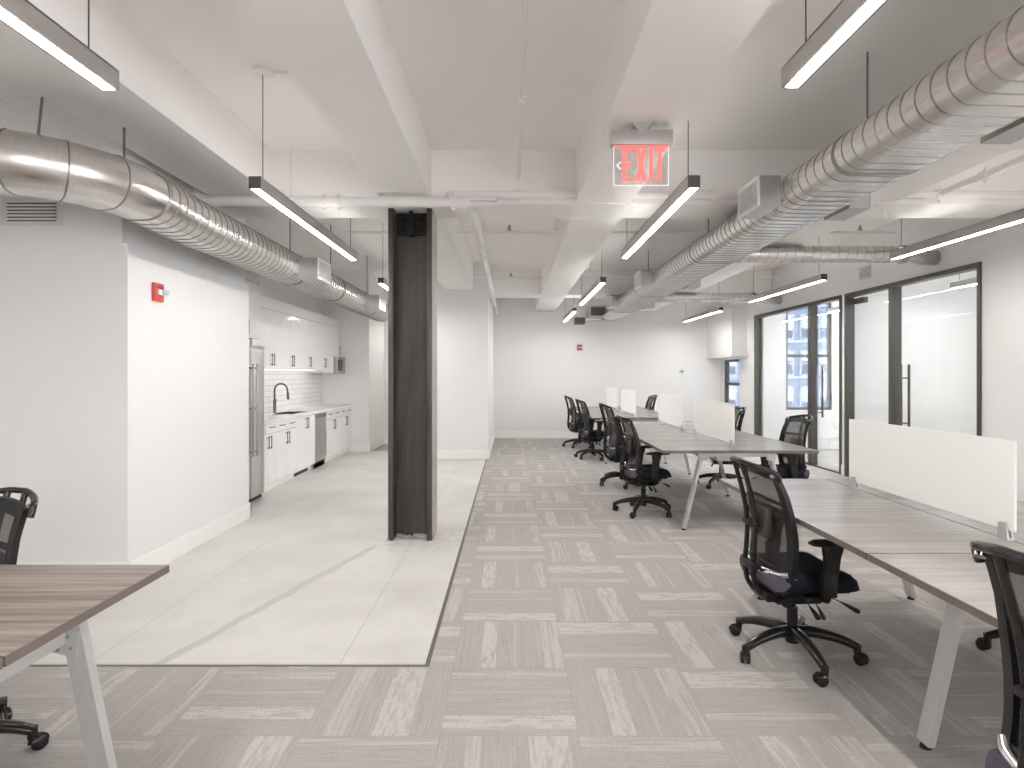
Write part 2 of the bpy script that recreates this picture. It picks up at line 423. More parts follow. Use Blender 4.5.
# ------------------------------------------------------------------ room shell
# floor: carpet with an L-shaped cut-out for the tiled area
b = MB()
b.box(-7.0, 7.6, -6.2, 3.087, -0.06, 0.0); b.box(-0.43, 7.6, 3.087, 12.1, -0.06, 0.0); b.box(-0.43, 5.0, 12.1, 14.2, -0.06, 0.0)
b.box(-2.8, -0.43, 11.72, 13.2, -0.06, 0.0)
struct('floor', b, 'carpet')
struct('floor_tiled', MB().box(-7.0, -0.43, 3.087, 11.72, -0.06, -0.0005), 'tile')
b = MB(); b.box(-7.0, -0.42, 3.077, 3.092, -0.01, 0.003); b.box(-0.443, -0.42, 3.092, 10.58, -0.01, 0.003)
struct('trim_1', b, 'strip')
struct('ceiling', MB().box(-7.0, 7.6, -6.2, 12.16, CZ, CZ+0.15).box(-7.0, 5.04, 12.16, 14.3, CZ, CZ+0.15), 'ceil')

def beam(x0, x1, y0, y1, z0):
    o = MB().box(x0, x1, y0, y1, z0, CZ+0.02).build('ceiling_beam', 'ceil'); o['kind'] = 'structure'; return o
for (x0, x1, z0, ye) in ((-2.65, -2.09, 3.06, 5.3), (-1.155, -0.70, 3.06, 10.6), (0.57, 1.05, 3.00, 14.05), (2.87, 3.35, 3.00, 14.05)):
    ys = [-6.1, -0.78, -0.30, 5.26, 5.735, 11.3, 11.78, 14.05]
    for k in range(0, len(ys), 2):
        a, c = ys[k], min(ys[k+1], ye)
        if c > a: beam(x0, x1+(0.03 if a > 5 and x0 < 0 else 0), a, c, z0 if a < 5 else min(z0, 2.985))
beam(-6.9, 4.91, -0.78, -0.30, 2.99); beam(-6.9, 4.91, 5.26, 5.735, 2.99); beam(-1.9, 4.91, 11.3, 11.78, 2.99)

# walls
b = MB(); ys_ = [-6.2, -5.0, -4.0, 4.3]
for k in range(0, len(ys_), 2): b.box(-7.1, -6.9, ys_[k], ys_[k+1], 0, CZ)
for (p, q) in ((-5.0, -4.0),): b.box(-7.1, -6.9, p, q, 0, 0.75); b.box(-7.1, -6.9, p, q, 2.95, CZ)
struct('wall_left', b, 'wall')
b = MB(); b.box(-6.9, -2.78, 4.29, 6.27, 2.437, CZ); b.box(-6.9, -2.74, 4.289, 6.27, 0, 2.437)
struct('wall_kitchen_block', b, 'wall')
struct('wall_kitchen_back', MB().box(-3.75, -3.63, 6.27, 11.5, 0, CZ), 'wall')
struct('wall_kitchen_end', MB().box(-3.75, -2.72, 11.5, 13.2, 0, CZ), 'wall')
struct('wall_corridor', MB().box(-2.72, -1.5, 12.86, 13.2, 0, CZ), 'wall')
struct('wall_partition', MB().box(-1.5, -0.40, 10.59, 14.2, 0, CZ), 'wall')
b = MB(); b.box(-0.40, 5.04, 14.06, 14.3, 0, 2.74); b.box(-0.40, 5.04, 14.075, 14.3, 2.74, CZ)
struct('wall_far', b, 'wall')
# right wall with the two glazed office fronts
ZH = 2.62
SWW = [(-4.6, -2.6), (-1.6, 0.6)]  # openings for the added, unseen side windows
b = MB(); ys_ = [-6.2]+[v for w in SWW for v in w]+[6.27]
for k in range(0, len(ys_), 2): b.box(4.92, 5.04, ys_[k], ys_[k+1], 0, CZ)
for (p, q) in SWW: b.box(4.92, 5.04, p, q, 0, 0.75); b.box(4.92, 5.04, p, q, 2.95, CZ)
b.box(4.92, 5.04, 6.27, 12.1, ZH+0.055, CZ)
b.box(4.92, 5.04, 8.82, 8.92, 0, ZH+0.055); b.box(4.92, 5.04, 12.1, 12.92, 0, CZ)
b.box(4.92, 5.04, 12.92, 13.86, 0, 0.72); b.box(4.92, 5.04, 12.92, 13.86, 1.82, CZ); b.box(4.92, 5.04, 13.86, 14.1, 0, CZ)
struct('wall_right', b, 'wall')
b = MB(); b.box(4.60, 4.92, 12.5, 14.06, 1.88, 2.9); b.rbox(4.58, 4.92, 12.55, 14.05, 1.86, 1.885, 0.003)
struct('wall_soffit', b, 'wall')
# offices behind the glass
struct('wall_office_divider', MB().box(5.04, 7.5, 8.80, 8.90, 0, CZ), 'wall')
struct('wall_office_near', MB().box(5.04, 7.5, 6.0, 6.12, 0, CZ), 'wall')
b = MB(); wx0, wx1, wz0, wz1 = 5.50, 6.42, 0.78, 2.95
b.box(5.04, wx0, 12.0, 12.16, 0, CZ); b.box(wx1, 7.6, 12.0, 12.16, 0, CZ); b.box(wx0, wx1, 12.0, 12.16, 0, wz0); b.box(wx0, wx1, 12.0, 12.16, wz1, CZ)
struct('wall_office_street', b, 'wall')
b = MB(); b.box(7.5, 7.66, 6.0, 12.16, 0, 0.8); b.box(7.5, 7.66, 6.0, 12.16, 2.9, CZ)
for y0, y1 in ((6.0, 6.4), (7.3, 9.4), (11.5, 12.16)): b.box(7.5, 7.66, y0, y1, 0.8, 2.9)
struct('wall_office_side', b, 'wall')
# rear wall; its unseen window is added to let daylight in behind the camera
RW = [(1.2, 3.0)]
SW = [(-4.6, -2.6), (-1.6, 0.6)]  # unseen side windows, added to light the left-hand walls
LW = [(-5.0, -4.0)]  # unseen left window, added to brighten the right wall
b = MB(); b.box(-7.0, 4.92, -6.3, -6.1, 0, 0.7); b.box(-7.0, 4.92, -6.3, -6.1, 2.95, CZ)
xs = [-7.0]+[v for w in RW for v in w]+[4.92]
for k in range(0, len(xs), 2): b.box(xs[k], xs[k+1], -6.3, -6.1, 0.7, 2.95)
struct('wall_rear', b, 'wall')
wn = [3]
def sash_window(axis, a0, a1, z0, z1, c, n, depth=0.08, gm='winglass'):
    """double-hung window; axis 'x' spans x at y=c, axis 'y' spans y at x=c"""
    e = structE('window_%d' % n)
    f = MB(); t = 0.05
    def bx(m, p0, p1, q0, q1, d0, d1):
        if axis == 'x': m.box(p0, p1, c+d0, c+d1, q0, q1)
        else: m.box(c+d0, c+d1, p0, p1, q0, q1)
    bx(f, a0, a1, z0, z0+t, 0, depth); bx(f, a0, a1, z1-t, z1, 0, depth)
    bx(f, a0, a0+t, z0+t, z1-t, 0, depth); bx(f, a1-t, a1, z0+t, z1-t, 0, depth)
    zm = (z0+z1)/2; bx(f, a0+t, a1-t, zm-0.03, zm+0.03, 0.01, depth-0.01)
    struct('window_frame', f, 'metalframe', e)
    g = MB(); bx(g, a0+t, a1-t, z0+t, zm-0.03, depth*0.4, depth*0.4+0.006); bx(g, a0+t, a1-t, zm+0.03, z1-t, depth*0.6, depth*0.6+0.006)
    struct('window_glass', g, gm, e)
    s = MB()
    if axis == 'x': s.box(a0-0.02, a1+0.02, c-0.05 if c > 0 else c+depth, c+0.0 if c > 0 else c+depth+0.1, z0-0.03, z0)
    else: s.box(c-0.05, c, a0-0.02, a1+0.02, z0-0.03, z0)
    struct('window_sill', s, 'base', e)
    return e
sash_window('x', wx0, wx1, wz0, wz1, 12.04, 1, gm='tintglass')
sash_window('y', 12.92, 13.86, 0.74, 1.82, 4.94, 2, gm='tintglass')
sash_window('y', 6.4, 7.3, 0.8, 2.9, 7.54, 3); sash_window('y', 9.4, 11.5, 0.8, 2.9, 7.54, 4)  # unseen side windows, added to brighten the offices
for k, (x0, x1) in enumerate(RW): sash_window('x', x0, x1, 0.7, 2.95, -6.24, 5+k)
for k, (y0, y1) in enumerate(SW): sash_window('y', y0, y1, 0.75, 2.95, 4.94, 7+k)
for k, (y0, y1) in enumerate(LW): sash_window('y', y0, y1, 0.75, 2.95, -7.04, 9+k)

# baseboards
def bb(name, x0, x1, y0, y1, h=0.16):
    b = MB(); b.box(x0, x1, y0, y1, 0, h-0.012)
    cx0, cx1, cy0, cy1 = x0, x1, y0, y1
    b.box(x0+0.003, x1-0.003, y0+0.003, y1-0.003, h-0.012, h)
    struct(name, b, 'base')
bb('baseboard_left', -2.74, -2.722, 4.27, 6.288); bb('baseboard_left_front', -6.88, -2.722, 4.271, 4.289)
bb('baseboard_block_end', -2.74, -2.722, 6.27, 6.288)
bb('baseboard_partition', -1.5, -0.382, 10.572, 10.59); bb('baseboard_partition_side', -0.40, -0.382, 10.59, 14.04)
bb('baseboard_far', -0.382, 4.90, 14.042, 14.06); bb('baseboard_kitchen_end', -3.1, -2.702, 11.482, 11.5)
bb('baseboard_corridor', -2.72, -1.5, 12.842, 12.86)
bb('baseboard_right', 4.902, 4.92, -6.0, 6.25); bb('baseboard_right_far', 4.902, 4.92, 12.12, 14.04)
bb('baseboard_right_pier', 4.902, 4.92, 8.83, 8.91); bb('baseboard_office', 5.04, 7.4, 11.982, 12.0)
bb('baseboard_office_divider', 5.06, 7.4, 8.782, 8.80)

# glazed fronts
def glazed(n, y0, y1, ym, pane_split, door_span, handle_y):
    e = structE('trim_%d' % n)
    f = MB(); x0, x1 = 4.90, 5.02
    f.box(x0, x1, y0, y1, ZH, ZH+0.055)
    f.box(x0, x1, y0, y0+0.045, 0, ZH); f.box(x0, x1, y1-0.05, y1, 0, ZH)
    f.box(x0, x1, ym-0.04, ym+0.04, 0, ZH)
    f.box(x0+0.03, x1-0.03, y0+0.045, y1-0.05, 0, 0.02)
    struct('office_frame', f, 'metalframe', e)
    return e
glazed(2, 8.92, 12.1, 9.87, None, None, None)
glazed(3, 6.27, 8.82, 7.75, None, None, None)
def pane(name, y0, y1, z0=0.02, z1=ZH, x=4.955):
    e = structE(name)
    struct('glass_pane', MB().box(x, x+0.01, y0, y1, z0, z1), 'glass', e)
    return e
pane('window_21', 9.93, 12.05); d1 = pane('door_1', 8.975, 9.80, 0.03, ZH-0.01)
pane('window_22', 7.81, 8.77); pane('window_23', 6.315, 6.955); d2 = pane('door_2', 6.975, 7.68, 0.03, ZH-0.01)
for e, y in ((d2, 7.56), (d1, 9.66)):
    for dx in (-0.045, 0.055):
        m = MB(); m.cyl((4.96+dx, y, 0.80), (4.96+dx, y, 1.62), 0.016)
        for z in (0.88, 1.45): m.cyl((4.96+dx, y, z), (4.96, y, z), 0.009)
        struct('door_handle', m, 'handle', e, True)
# concealed-closer boxes at the tops of the doors
struct('door_closer', MB().rbox(4.965, 5.03, 8.45, 8.72, ZH-0.11, ZH-0.03, 0.005), 'metalframe', d2)

# ------------------------------------------------------------------ steel column
t = thing('steel_column', 'tall black steel H column standing on the pale tiled floor', 'column', (-0.908, 5.575, 0))
hw, hd = 0.197, 0.185
for s in (-1, 1):
    m = MB(); m.rbox(s*hw-(0.046 if s > 0 else 0), s*hw+(0.046 if s < 0 else 0), -hd, hd, 0.0, 2.99, 0.004)
    m.build('flange', 'column', t, True)
m = MB(); m.box(-hw+0.03, hw-0.03, -0.012, 0.012, 0.0, 2.99); m.build('web', 'column', t)
m = MB(); m.box(-hw+0.05, hw-0.05, -0.030, -0.012, 2.78, 2.975); m.box(-0.014, 0.014, -0.13, -0.03, 2.76, 2.985)
pl = m.build('connection_plate', 'black', t)
for x in (-0.082, 0.082):
    for z in (2.835, 2.925):
        m = MB(); m.tube([(x, -0.030, z), (x, -0.052, z)], 0.022, 6); m.tube([(x, -0.052, z), (x, -0.066, z)], 0.011, 8)
        m.build('bolt', 'blackg', pl)
m = MB(); m.box(hw, hw+0.0025, -hd+0.012, hd-0.004, 0.02, 2.985)
fp = m.build('pale_side', 'colside', t); fp['label'] = 'pale outer face of the column'  # paler sheet over the outer flange face
m = MB()
for k in range(26):
    a = random.random(); x = -hw-0.03+a*(2*hw+0.06); y = -0.02+random.uniform(-0.04, 0.02) if abs(x) < hw-0.04 else random.uniform(-hd-0.015, hd)
    r = random.uniform(0.012, 0.03); m.rbox(x-r, x+r, y-r, y+r, 0, r*0.7, r*0.25, 1)
m.build('grout_fill', 'concrete', t)

# ------------------------------------------------------------------ ducts
def helix_line(p0, p1, r, pitch, seg=30):
    p0 = Vector(p0); p1 = Vector(p1); d = (p1-p0); L = d.length; d.normalize()
    a = d.cross(Vector((0, 0, 1))).normalized(); b = a.cross(d)
    return [p0+d*(pitch*i/seg)+(a*math.cos(2*PI*i/seg)+b*math.sin(2*PI*i/seg))*r for i in range(int(L/pitch*seg)+1)]
def oval_frame(pts, k):
    d = (pts[min(k+1, len(pts)-1)]-pts[max(k-1, 0)]).normalized(); a = d.cross(Vector((0, 0, 1))).normalized()
    return a, a.cross(d)
def oval_uv(f, hs, r):
    """point at fraction f round a flat oval (straight half-length hs, end radius r)"""
    P = 4*hs+2*PI*r; q = (f % 1.0)*P
    if q < 2*hs: return (-hs+q, -r)
    q -= 2*hs
    if q < PI*r: return (hs+r*math.sin(q/r), -r*math.cos(q/r))
    q -= PI*r
    if q < 2*hs: return (hs-q, r)
    q -= 2*hs
    return (-hs-r*math.sin(q/r), r*math.cos(q/r))
def oval_sweep(pts, hs, r, seg=56, scl=None):
    m = MB(); rings = []
    for k, p in enumerate(pts):
        a, b_ = oval_frame(pts, k); f = 1.0 if scl is None else scl[k]
        ring = []
        for q in range(seg):
            u, v = oval_uv((q+0.5)/seg, hs*f, r*f); ring.append(m.bm.verts.new(p+a*u+b_*v))
        rings.append(ring)
    for A, B in zip(rings, rings[1:]):
        for q in range(seg): m.bm.faces.new((A[q], A[(q+1) % seg], B[(q+1) % seg], B[q]))
    m.bm.faces.new(list(reversed(rings[0]))); m.bm.faces.new(rings[-1]); return m
def oval_helix(pts, hs, r, pitch, seg=40, phase=0.0):
    out = []; acc = phase
    for k in range(len(pts)-1):
        L = (pts[k+1]-pts[k]).length; nn = max(2, int(L/pitch*seg)); a0, b0 = oval_frame(pts, k); a1, b1 = oval_frame(pts, k+1)
        for q in range(nn):
            t_ = q/nn; u, v = oval_uv((acc+L*t_)/pitch, hs, r+0.0005)
            out.append(pts[k].lerp(pts[k+1], t_)+a0.lerp(a1, t_)*u+b0.lerp(b1, t_)*v)
        acc += L
    m = MB(); m.tube(out, 0.0038, 5); return m
def oval_band(t, pts, k, hs, r, name='joint_band', rr=0.006):
    a, b_ = oval_frame(pts, k); m = MB()
    m.tube([pts[k]+a*u+b_*v for u, v in (oval_uv(q/48, hs, r+0.001) for q in range(48))], rr, 6, closed=True)
    m.build(name, 'seam', t, True)
def hanger(t, x, y, z, hs, r, ztop=CZ, dx=0.0):
    oval_band(t, [Vector((x, y-0.1, z)), Vector((x, y, z)), Vector((x, y+0.1, z))], 1, hs, r, 'strap', 0.007)
    m = MB(); m.cyl((x+dx, y, z+r), (x+dx, y, ztop), 0.006, seg=8); m.build('hanger_rod', 'rod', t, True)
# left duct: smooth gored elbow round the wall corner, then a long spiral-seamed run
LX0, LZ, LHS, LR = -2.375, 2.625, 0.03, 0.162
t = thing('spiral_duct', 'large round steel duct bending in front of the left wall and running over the kitchen', 'duct')
path = [Vector((-6.85, 3.24, 2.665)), Vector((-4.5, 3.24, 2.665)), Vector((-3.4, 3.24, 2.665))]
for k in range(0, 17):
    a = PI/2*k/16; path.append(Vector((-2.975+0.60*math.sin(a), 3.84-0.60*math.cos(a), 2.665-0.02*(k/16))))
path += [Vector((LX0, 4.1, 2.635)), Vector((LX0, 4.5, 2.625)), Vector((LX0, 5.0, LZ))]
oval_sweep(path, LHS, LR).build('duct_elbow', 'duct', t, True)
run = [Vector((LX0, 4.95, LZ)), Vector((LX0, 8.0, LZ)), Vector((LX0, 11.0, LZ))]
oval_sweep(run, LHS-0.0004, LR-0.0004).build('duct_tube', 'duct', t, True)
def kp(px): return min(range(3, 20), key=lambda q: abs(511+600*path[q].x/path[q].y-px))
for px in (4, 58, 108, 146): oval_band(t, path, kp(px), LHS, LR, rr=0.0045)
oval_helix(path[kp(150):]+[Vector((LX0, 11.0, LZ))], LHS, LR, 0.095).build('spiral_seam', 'seam', t, True)
for y in (6.45, 7.9, 9.9): hanger(t, LX0, y, LZ, LHS, LR, CZ, 0.0)
m = MB(); m.cyl((-2.66, 3.37, 2.80), (-2.64, 3.38, 3.06), 0.007, seg=8); m.build('hanger_rod', 'rod', t, True)
m = MB(); m.cyl((-2.45, 3.8, 2.80), (-2.45, 3.8, 3.06), 0.007, seg=8); m.build('hanger_rod', 'rod', t, True)

def register_box(t, xin, xout, y0, y1, z0, z1):
    """side take-off box with a white grille on its outer end"""
    m = MB(); lo, hi = min(xin, xout), max(xin, xout); m.box(lo, hi, y0, y1, z0, z1)
    bx_ = m.build('register_box', 'ductend', t)
    s = 1 if xout > xin else -1
    f = MB(); e = 0.022
    for (a0, a1, c0, c1) in ((y0-0.004, y1+0.004, z0-0.004, z0+e), (y0-0.004, y1+0.004, z1-e, z1+0.004), (y0-0.004, y0+e, z0+e, z1-e), (y1-e, y1+0.004, z0+e, z1-e)):
        f.box(xout, xout+s*0.012, a0, a1, c0, c1)
    n = 12
    for k in range(n):
        yy = y0+e+(y1-y0-2*e)*(k+0.5)/n; f.box(xout, xout+s*0.008, yy-0.006, yy+0.006, z0+e, z1-e)
    f.build('grille', 'whitep', bx_)
    g = MB(); g.box(xout-s*0.0, xout+s*0.002, y0+e, y1-e, z0+e, z1-e); g.build('grille_back', 'slot', bx_)
for y0 in (6.19, 9.09): register_box(t, -2.21, -2.0, y0, y0+0.42, 2.49, 2.70)

RX, RZ, RHS, RR = 2.244, 2.845, 0.157, 0.125
t = thing('spiral_duct', 'large flat oval steel duct running above the desks on the right', 'duct')
run = [Vector((RX, -5.6, RZ)), Vector((RX, 3.0, RZ)), Vector((RX, 12.0, RZ))]
oval_sweep(run, RHS, RR).build('duct_tube', 'duct', t, True)
oval_helix([Vector((RX, -0.2, RZ)), Vector((RX, 12.0, RZ))], RHS, RR, 0.108).build('spiral_seam', 'seam', t, True)
for y in (0.8, 3.66, 6.6, 9.5, 11.9): hanger(t, RX, y, RZ, RHS, RR, CZ, -0.07)
for y0 in (1.1, 4.39, 8.4, 11.03): register_box(t, 1.975, 1.82, y0, y0+0.39, RZ-0.11, RZ+0.108)
for y0 in (1.2, 2.85, 4.45, 8.45, 11.15): register_box(t, 2.51, 2.665, y0, y0+0.36, RZ-0.115, RZ+0.07)
oval_sweep([Vector((RX, 12.0, RZ)), Vector((RX-0.05, 12.4, RZ-0.06)), Vector((RX-0.1, 12.8, RZ-0.1))], RHS, RR, scl=[0.98, 0.8, 0.7]).build('reducer', 'duct', t, True)

def branch(y, z, r, x0, x1, label, drop):
    t = thing('branch_duct', label, 'duct')
    pts = [(x0, y, z), (x1, y, z)]
    m = MB(); m.tube(pts, r, 28); m.build('duct_tube', 'duct', t, True)
    m = MB(); m.tube(helix_line((x0, y, z), (x1, y, z), r, 0.1, 20), 0.003, 5); m.build('spiral_seam', 'seam', t, True)
    m = MB(); m.tube(smoothpath([(x1, y, z), (x1+0.12, y+0.01, z-0.01), (x1+0.24, y+0.03, z-drop), (4.915, y+0.05, z-drop)]), r*0.86, 20)
    m.build('flexible_end', 'ductend', t, True)
    m = MB(); m.tube([(x1-0.03, y, z), (x1+0.03, y, z)], r+0.008, 28); m.build('collar', 'seam', t, True)
    return t
branch(6.9, 2.875, 0.094, 2.53, 4.50, 'narrow round steel duct crossing to the office wall, nearer one', 0.03)
branch(10.9, 2.885, 0.088, 2.53, 4.40, 'narrow round steel duct crossing to the office wall, farther one', 0.03)

# small unit at the far end of the right duct
t = thing('air_handler', 'boxy steel air handling unit hung at the far wall', 'ventilation unit', (1.85, 13.0, 2.75))
m = MB(); m.box(-0.16, 0.42, 0.0, 0.6, -0.02, 0.24); m.box(-0.2, 0.1, -0.02, 0.5, -0.06, -0.03); m.build('casing', 'ductend', t)
m = MB(); m.box(-0.12, 0.2, -0.012, 0.0, 0.02, 0.2); m.build('intake_panel', 'slot', t)
m = MB(); m.rbox(-0.46, -0.24, 0.0, 0.3, -0.16, -0.02, 0.01); m.build('control_box', 'endcap', t)
m = MB(); m.tube([(-0.3, 0.1, -0.06), (0.25, 0.1, -0.06)], 0.03, 14); m.build('duct_stub', 'duct', t, True)
m = MB(); m.tube(smoothpath([(-0.35, 0.1, -0.02), (-0.38, 0.1, 0.2), (-0.55, 0.1, 0.32), (-0.72, 0.1, 0.28)]), 0.009, 8); m.build('flexible_conduit', 'pipe', t, True)

# ------------------------------------------------------------------ pipes
def pipe(label, pts, r, couplings=(), heads=(), hang=(), seg=20):
    t = thing('sprinkler_pipe', label, 'pipe')
    m = MB(); m.tube(pts, r, seg); m.build('pipe_run', 'pipe', t, True)
    for c in couplings:
        (p, d, rr, w) = c; p = Vector(p); d = Vector(d)
        m = MB(); m.tube([p-d*w, p+d*w], rr, 16); a = d.orthogonal().normalized()
        m.rbox(-0.012, 0.012, -0.012, 0.012, -rr-0.02, rr+0.02, 0.003, 1, Matrix.Translation(p))
        m.build('coupling', 'pipe', t, True)
    for h in heads:
        p = Vector(h); m = MB()
        m.cyl(p, p+Vector((0, 0, 0.05)), 0.009, seg=8); m.tube([p+Vector((-0.03, 0, 0.0)), p+Vector((-0.014, 0, 0.04)), p+Vector((0, 0, 0.055)), p+Vector((0.014, 0, 0.04)), p+Vector((0.03, 0, 0))], 0.004, 6)
        m.cyl(p+Vector((0, 0, 0.06)), p+Vector((0, 0, 0.066)), 0.018, seg=12)
        m.build('sprinkler_head', 'rod', t, True)
    for h in hang:
        p = Vector(h); m = MB(); m.cyl(p, (p.x, p.y, CZ), 0.004, seg=6)
        m.tube([(p.x+(0 if abs((Vector(pts[1])-Vector(pts[0])).x) > 0.1 else math.cos(2*PI*k/16)*(r+0.006)), p.y+(math.cos(2*PI*k/16)*(r+0.006) if abs((Vector(pts[1])-Vector(pts[0])).x) > 0.1 else 0), p.z+math.sin(2*PI*k/16)*(r+0.006)) for k in range(16)], 0.004, 5, closed=True)
        m.build('pipe_hanger', 'pipe', t, True)
    return t
XX = (1, 0, 0)
pipe('thick white pipe crossing in front of the beam above the black column', smoothpath([(-6.8, 5.19, 2.988), (-0.6, 5.19, 2.988), (-0.42, 5.19, 2.988)], 2), 0.045,
     [((-1.61, 5.19, 2.988), XX, 0.055, 0.018), ((-1.49, 5.19, 2.988), XX, 0.055, 0.018), ((-0.50, 5.19, 2.988), XX, 0.054, 0.03), ((-0.40, 5.19, 2.985), XX, 0.054, 0.05)], hang=[(-1.9, 5.19, 2.988), (-1.0, 5.19, 2.988)])
pipe('white pipe crossing in front of the beam behind the EXIT sign', smoothpath([(-0.40, 5.19, 2.988), (-0.34, 5.2, 3.01), (-0.27, 5.21, 3.05), (-0.15, 5.21, 3.055), (4.9, 5.21, 3.055)], 5), 0.034,
     [((-0.33, 5.2, 3.0), Vector((0.6, 0, 0.8)), 0.044, 0.02), ((0.06, 5.21, 3.055), XX, 0.042, 0.035), ((1.77, 5.21, 3.055), XX, 0.045, 0.045), ((3.72, 5.21, 3.055), XX, 0.045, 0.04)], hang=[(1.3, 5.21, 3.055)])
pipe('sloping white pipe running away toward the far wall beside the column', smoothpath([(-0.39, 5.2, 2.94), (-0.345, 5.4, 2.925), (-0.33, 5.9, 2.925), (-0.33, 13.6, 2.925), (-0.33, 14.06, 2.9)], 4), 0.037,
     [((-0.335, 5.75, 2.925), (0, 1, 0), 0.046, 0.03), ((-0.33, 7.2, 2.925), (0, 1, 0), 0.046, 0.03), ((-0.33, 9.9, 2.925), (0, 1, 0), 0.046, 0.03), ((-0.33, 12.4, 2.925), (0, 1, 0), 0.05, 0.06)], hang=[(-0.33, 6.6, 2.925), (-0.33, 10.6, 2.925)])
pipe('thin white pipe running overhead toward the camera in the middle bay', [(0.066, -0.2, 3.22), (0.066, 5.2, 3.2)], 0.015,
     [((0.066, 3.7, 3.205), (0, 1, 0), 0.021, 0.03)], hang=[(0.066, 3.76, 3.21)])
pipe('thin white sprinkler branch crossing the bay behind the column, nearer one', [(-2.0, 7.2, 3.2), (4.62, 7.2, 3.2)], 0.014, [((-0.33, 7.2, 3.2), XX, 0.022, 0.03)],
     heads=[(-0.02, 7.2, 3.215), (4.19, 7.2, 3.215)], hang=[(-0.33, 7.2, 3.2), (1.45, 7.2, 3.2), (2.35, 7.2, 3.2)])
pipe('thin white sprinkler branch crossing the bay behind the column, farther one', [(-0.69, 10.57, 3.2), (4.7, 10.57, 3.2)], 0.014, [((-0.33, 10.57, 3.2), XX, 0.022, 0.03)],
     heads=[(0.0, 10.57, 3.215)], hang=[(-0.33, 10.57, 3.2), (1.4, 10.57, 3.2)])
pipe('white pipe running toward the camera at the upper right', [(3.72, -0.2, 3.06), (3.72, 5.2, 3.06)], 0.03, [((3.72, 4.7, 3.06), (0, 1, 0), 0.04, 0.04), ((3.72, 4.3, 3.06), (0, 1, 0), 0.04, 0.03)], hang=[(3.72, 3.2, 3.06)])

# ------------------------------------------------------------------ pendant lights
def pendant(x, y0, y1, label, group, zb=2.66, canopy=False):
    t = thing('pendant_light', label, 'ceiling light', (x, (y0+y1)/2, zb), 0, group)
    L = (y1-y0)/2; w = 0.038; h = 0.078
    m = MB(); m.box(-w, -w+0.006, -L, L, 0, h); m.box(w-0.006, w, -L, L, 0, h); m.box(-w, w, -L, L, h-0.006, h); m.box(-w+0.006, -w+0.014, -L, L, 0, 0.006); m.box(w-0.014, w-0.006, -L, L, 0, 0.006)
    m.build('housing', 'alu', t)
    for s in (-1, 1):
        m = MB(); m.box(-w, w, s*L, s*(L+0.004), 0, h); m.build('end_cap', 'endcap' if s < 0 and x < 0 or s < 0 else 'alu', t)
    m = MB(); m.box(-w+0.0142, w-0.0142, -L+0.004, L-0.004, -0.001, 0.006); m.build('diffuser', 'led', t)
    m = MB(); m.box(-w+0.009, w-0.009, -L+0.01, L-0.01, h, h+0.002); m.build('added_top_glow', 'added_uplight', t)  # upward glow added to brighten the ceiling
    for s in (-1, 1):
        yy = s*(L-0.12)
        m = MB(); m.cyl((0, yy, h), (0, yy, CZ-zb), 0.003, seg=8)
        c = m.build('cord', 'cord', t, True)
        m = MB(); m.rbox(-0.012, 0.012, yy-0.02, yy+0.02, h, h+0.02, 0.003, 1); m.build('cord_grip', 'whitep', t)
        if canopy and s < 0:
            m = MB(); m.tube([(0, yy, CZ-zb), (0, yy, CZ-zb-0.022), (0, yy, CZ-zb-0.03)], [0.065, 0.065, 0.055], 28); m.build('canopy', 'whitep', t, True)
            m = MB(); m.cyl((0.06, yy, CZ-zb-0.012), (0.45, yy, CZ-zb-0.012), 0.008, seg=8); m.build('feed_conduit', 'pipe', t, True)
        else:
            m = MB(); m.cyl((0, yy, CZ-zb-0.012), (0, yy, CZ-zb), 0.02, seg=16); m.build('canopy', 'whitep', t, True)
    return t
gl, gr, gt = 'linear pendants over the tiled side', 'linear pendants over the left edge of the desks', 'linear pendants by the office wall'
LX, PX, TX = -1.6, 1.135, 3.87
pendant(-1.64, 0.0, 2.45, 'nearest linear pendant light, cut off at the top left corner', gl)
pendant(-1.605, 3.76, 6.12, 'linear pendant light on a round canopy between the left duct and the black column', gl, canopy=True)
pendant(-1.675, 7.72, 10.2, 'small distant pendant light just left of the black column', gl)
pendant(PX, 0.0, 2.43, 'nearest linear pendant light right of centre, cut off at the top', gr)
pendant(1.14, 3.74, 6.02, 'linear pendant light just right of the EXIT sign', gr)
pendant(1.175, 7.65, 10.1, 'short looking pendant light beyond the one beside the EXIT sign', gr)
pendant(1.185, 11.2, 13.25, 'smallest, farthest pendant light in the middle of the ceiling', gr)
pendant(TX, 3.62, 6.07, 'linear pendant light above the glass door, cut off at the right edge', gt)
pendant(TX, 7.42, 9.7, 'linear pendant light above the office with the street window', gt)
pendant(TX, 11.05, 13.4, 'farthest pendant light on the office side, near the far wall', gt)
pendant(-4.4, -0.9, 1.5, 'added unseen linear pendant light above the brown desk', 'added pendants over the left desks')  # added out of view to lift the dark upper left
pendant(LX, -3.9, -1.35, 'added unseen linear pendant light behind the camera, above the tiled side', gl)  # rows carried on unseen behind the camera, added for more room light
pendant(PX, -3.9, -1.35, 'added unseen linear pendant light behind the camera, above the aisle', gr)
pendant(TX, -3.9, -1.35, 'added unseen linear pendant light behind the camera, by the side windows', gt)
pendant(TX, 0.0, 2.4, 'added unseen linear pendant light beside the side windows', gt)  # another unseen lamp added for general light
pendant(-2.0, 11.9, 12.75, 'added hidden short pendant light in the corridor behind the black column', 'added pendant in the corridor')  # added behind the column to brighten the dark corridor
pendant(6.0, 6.5, 8.15, 'pendant light inside the office behind the handled glass door', 'linear pendants inside the offices')
pendant(6.0, 9.1, 11.3, 'pendant light inside the office with the street window', 'linear pendants inside the offices')

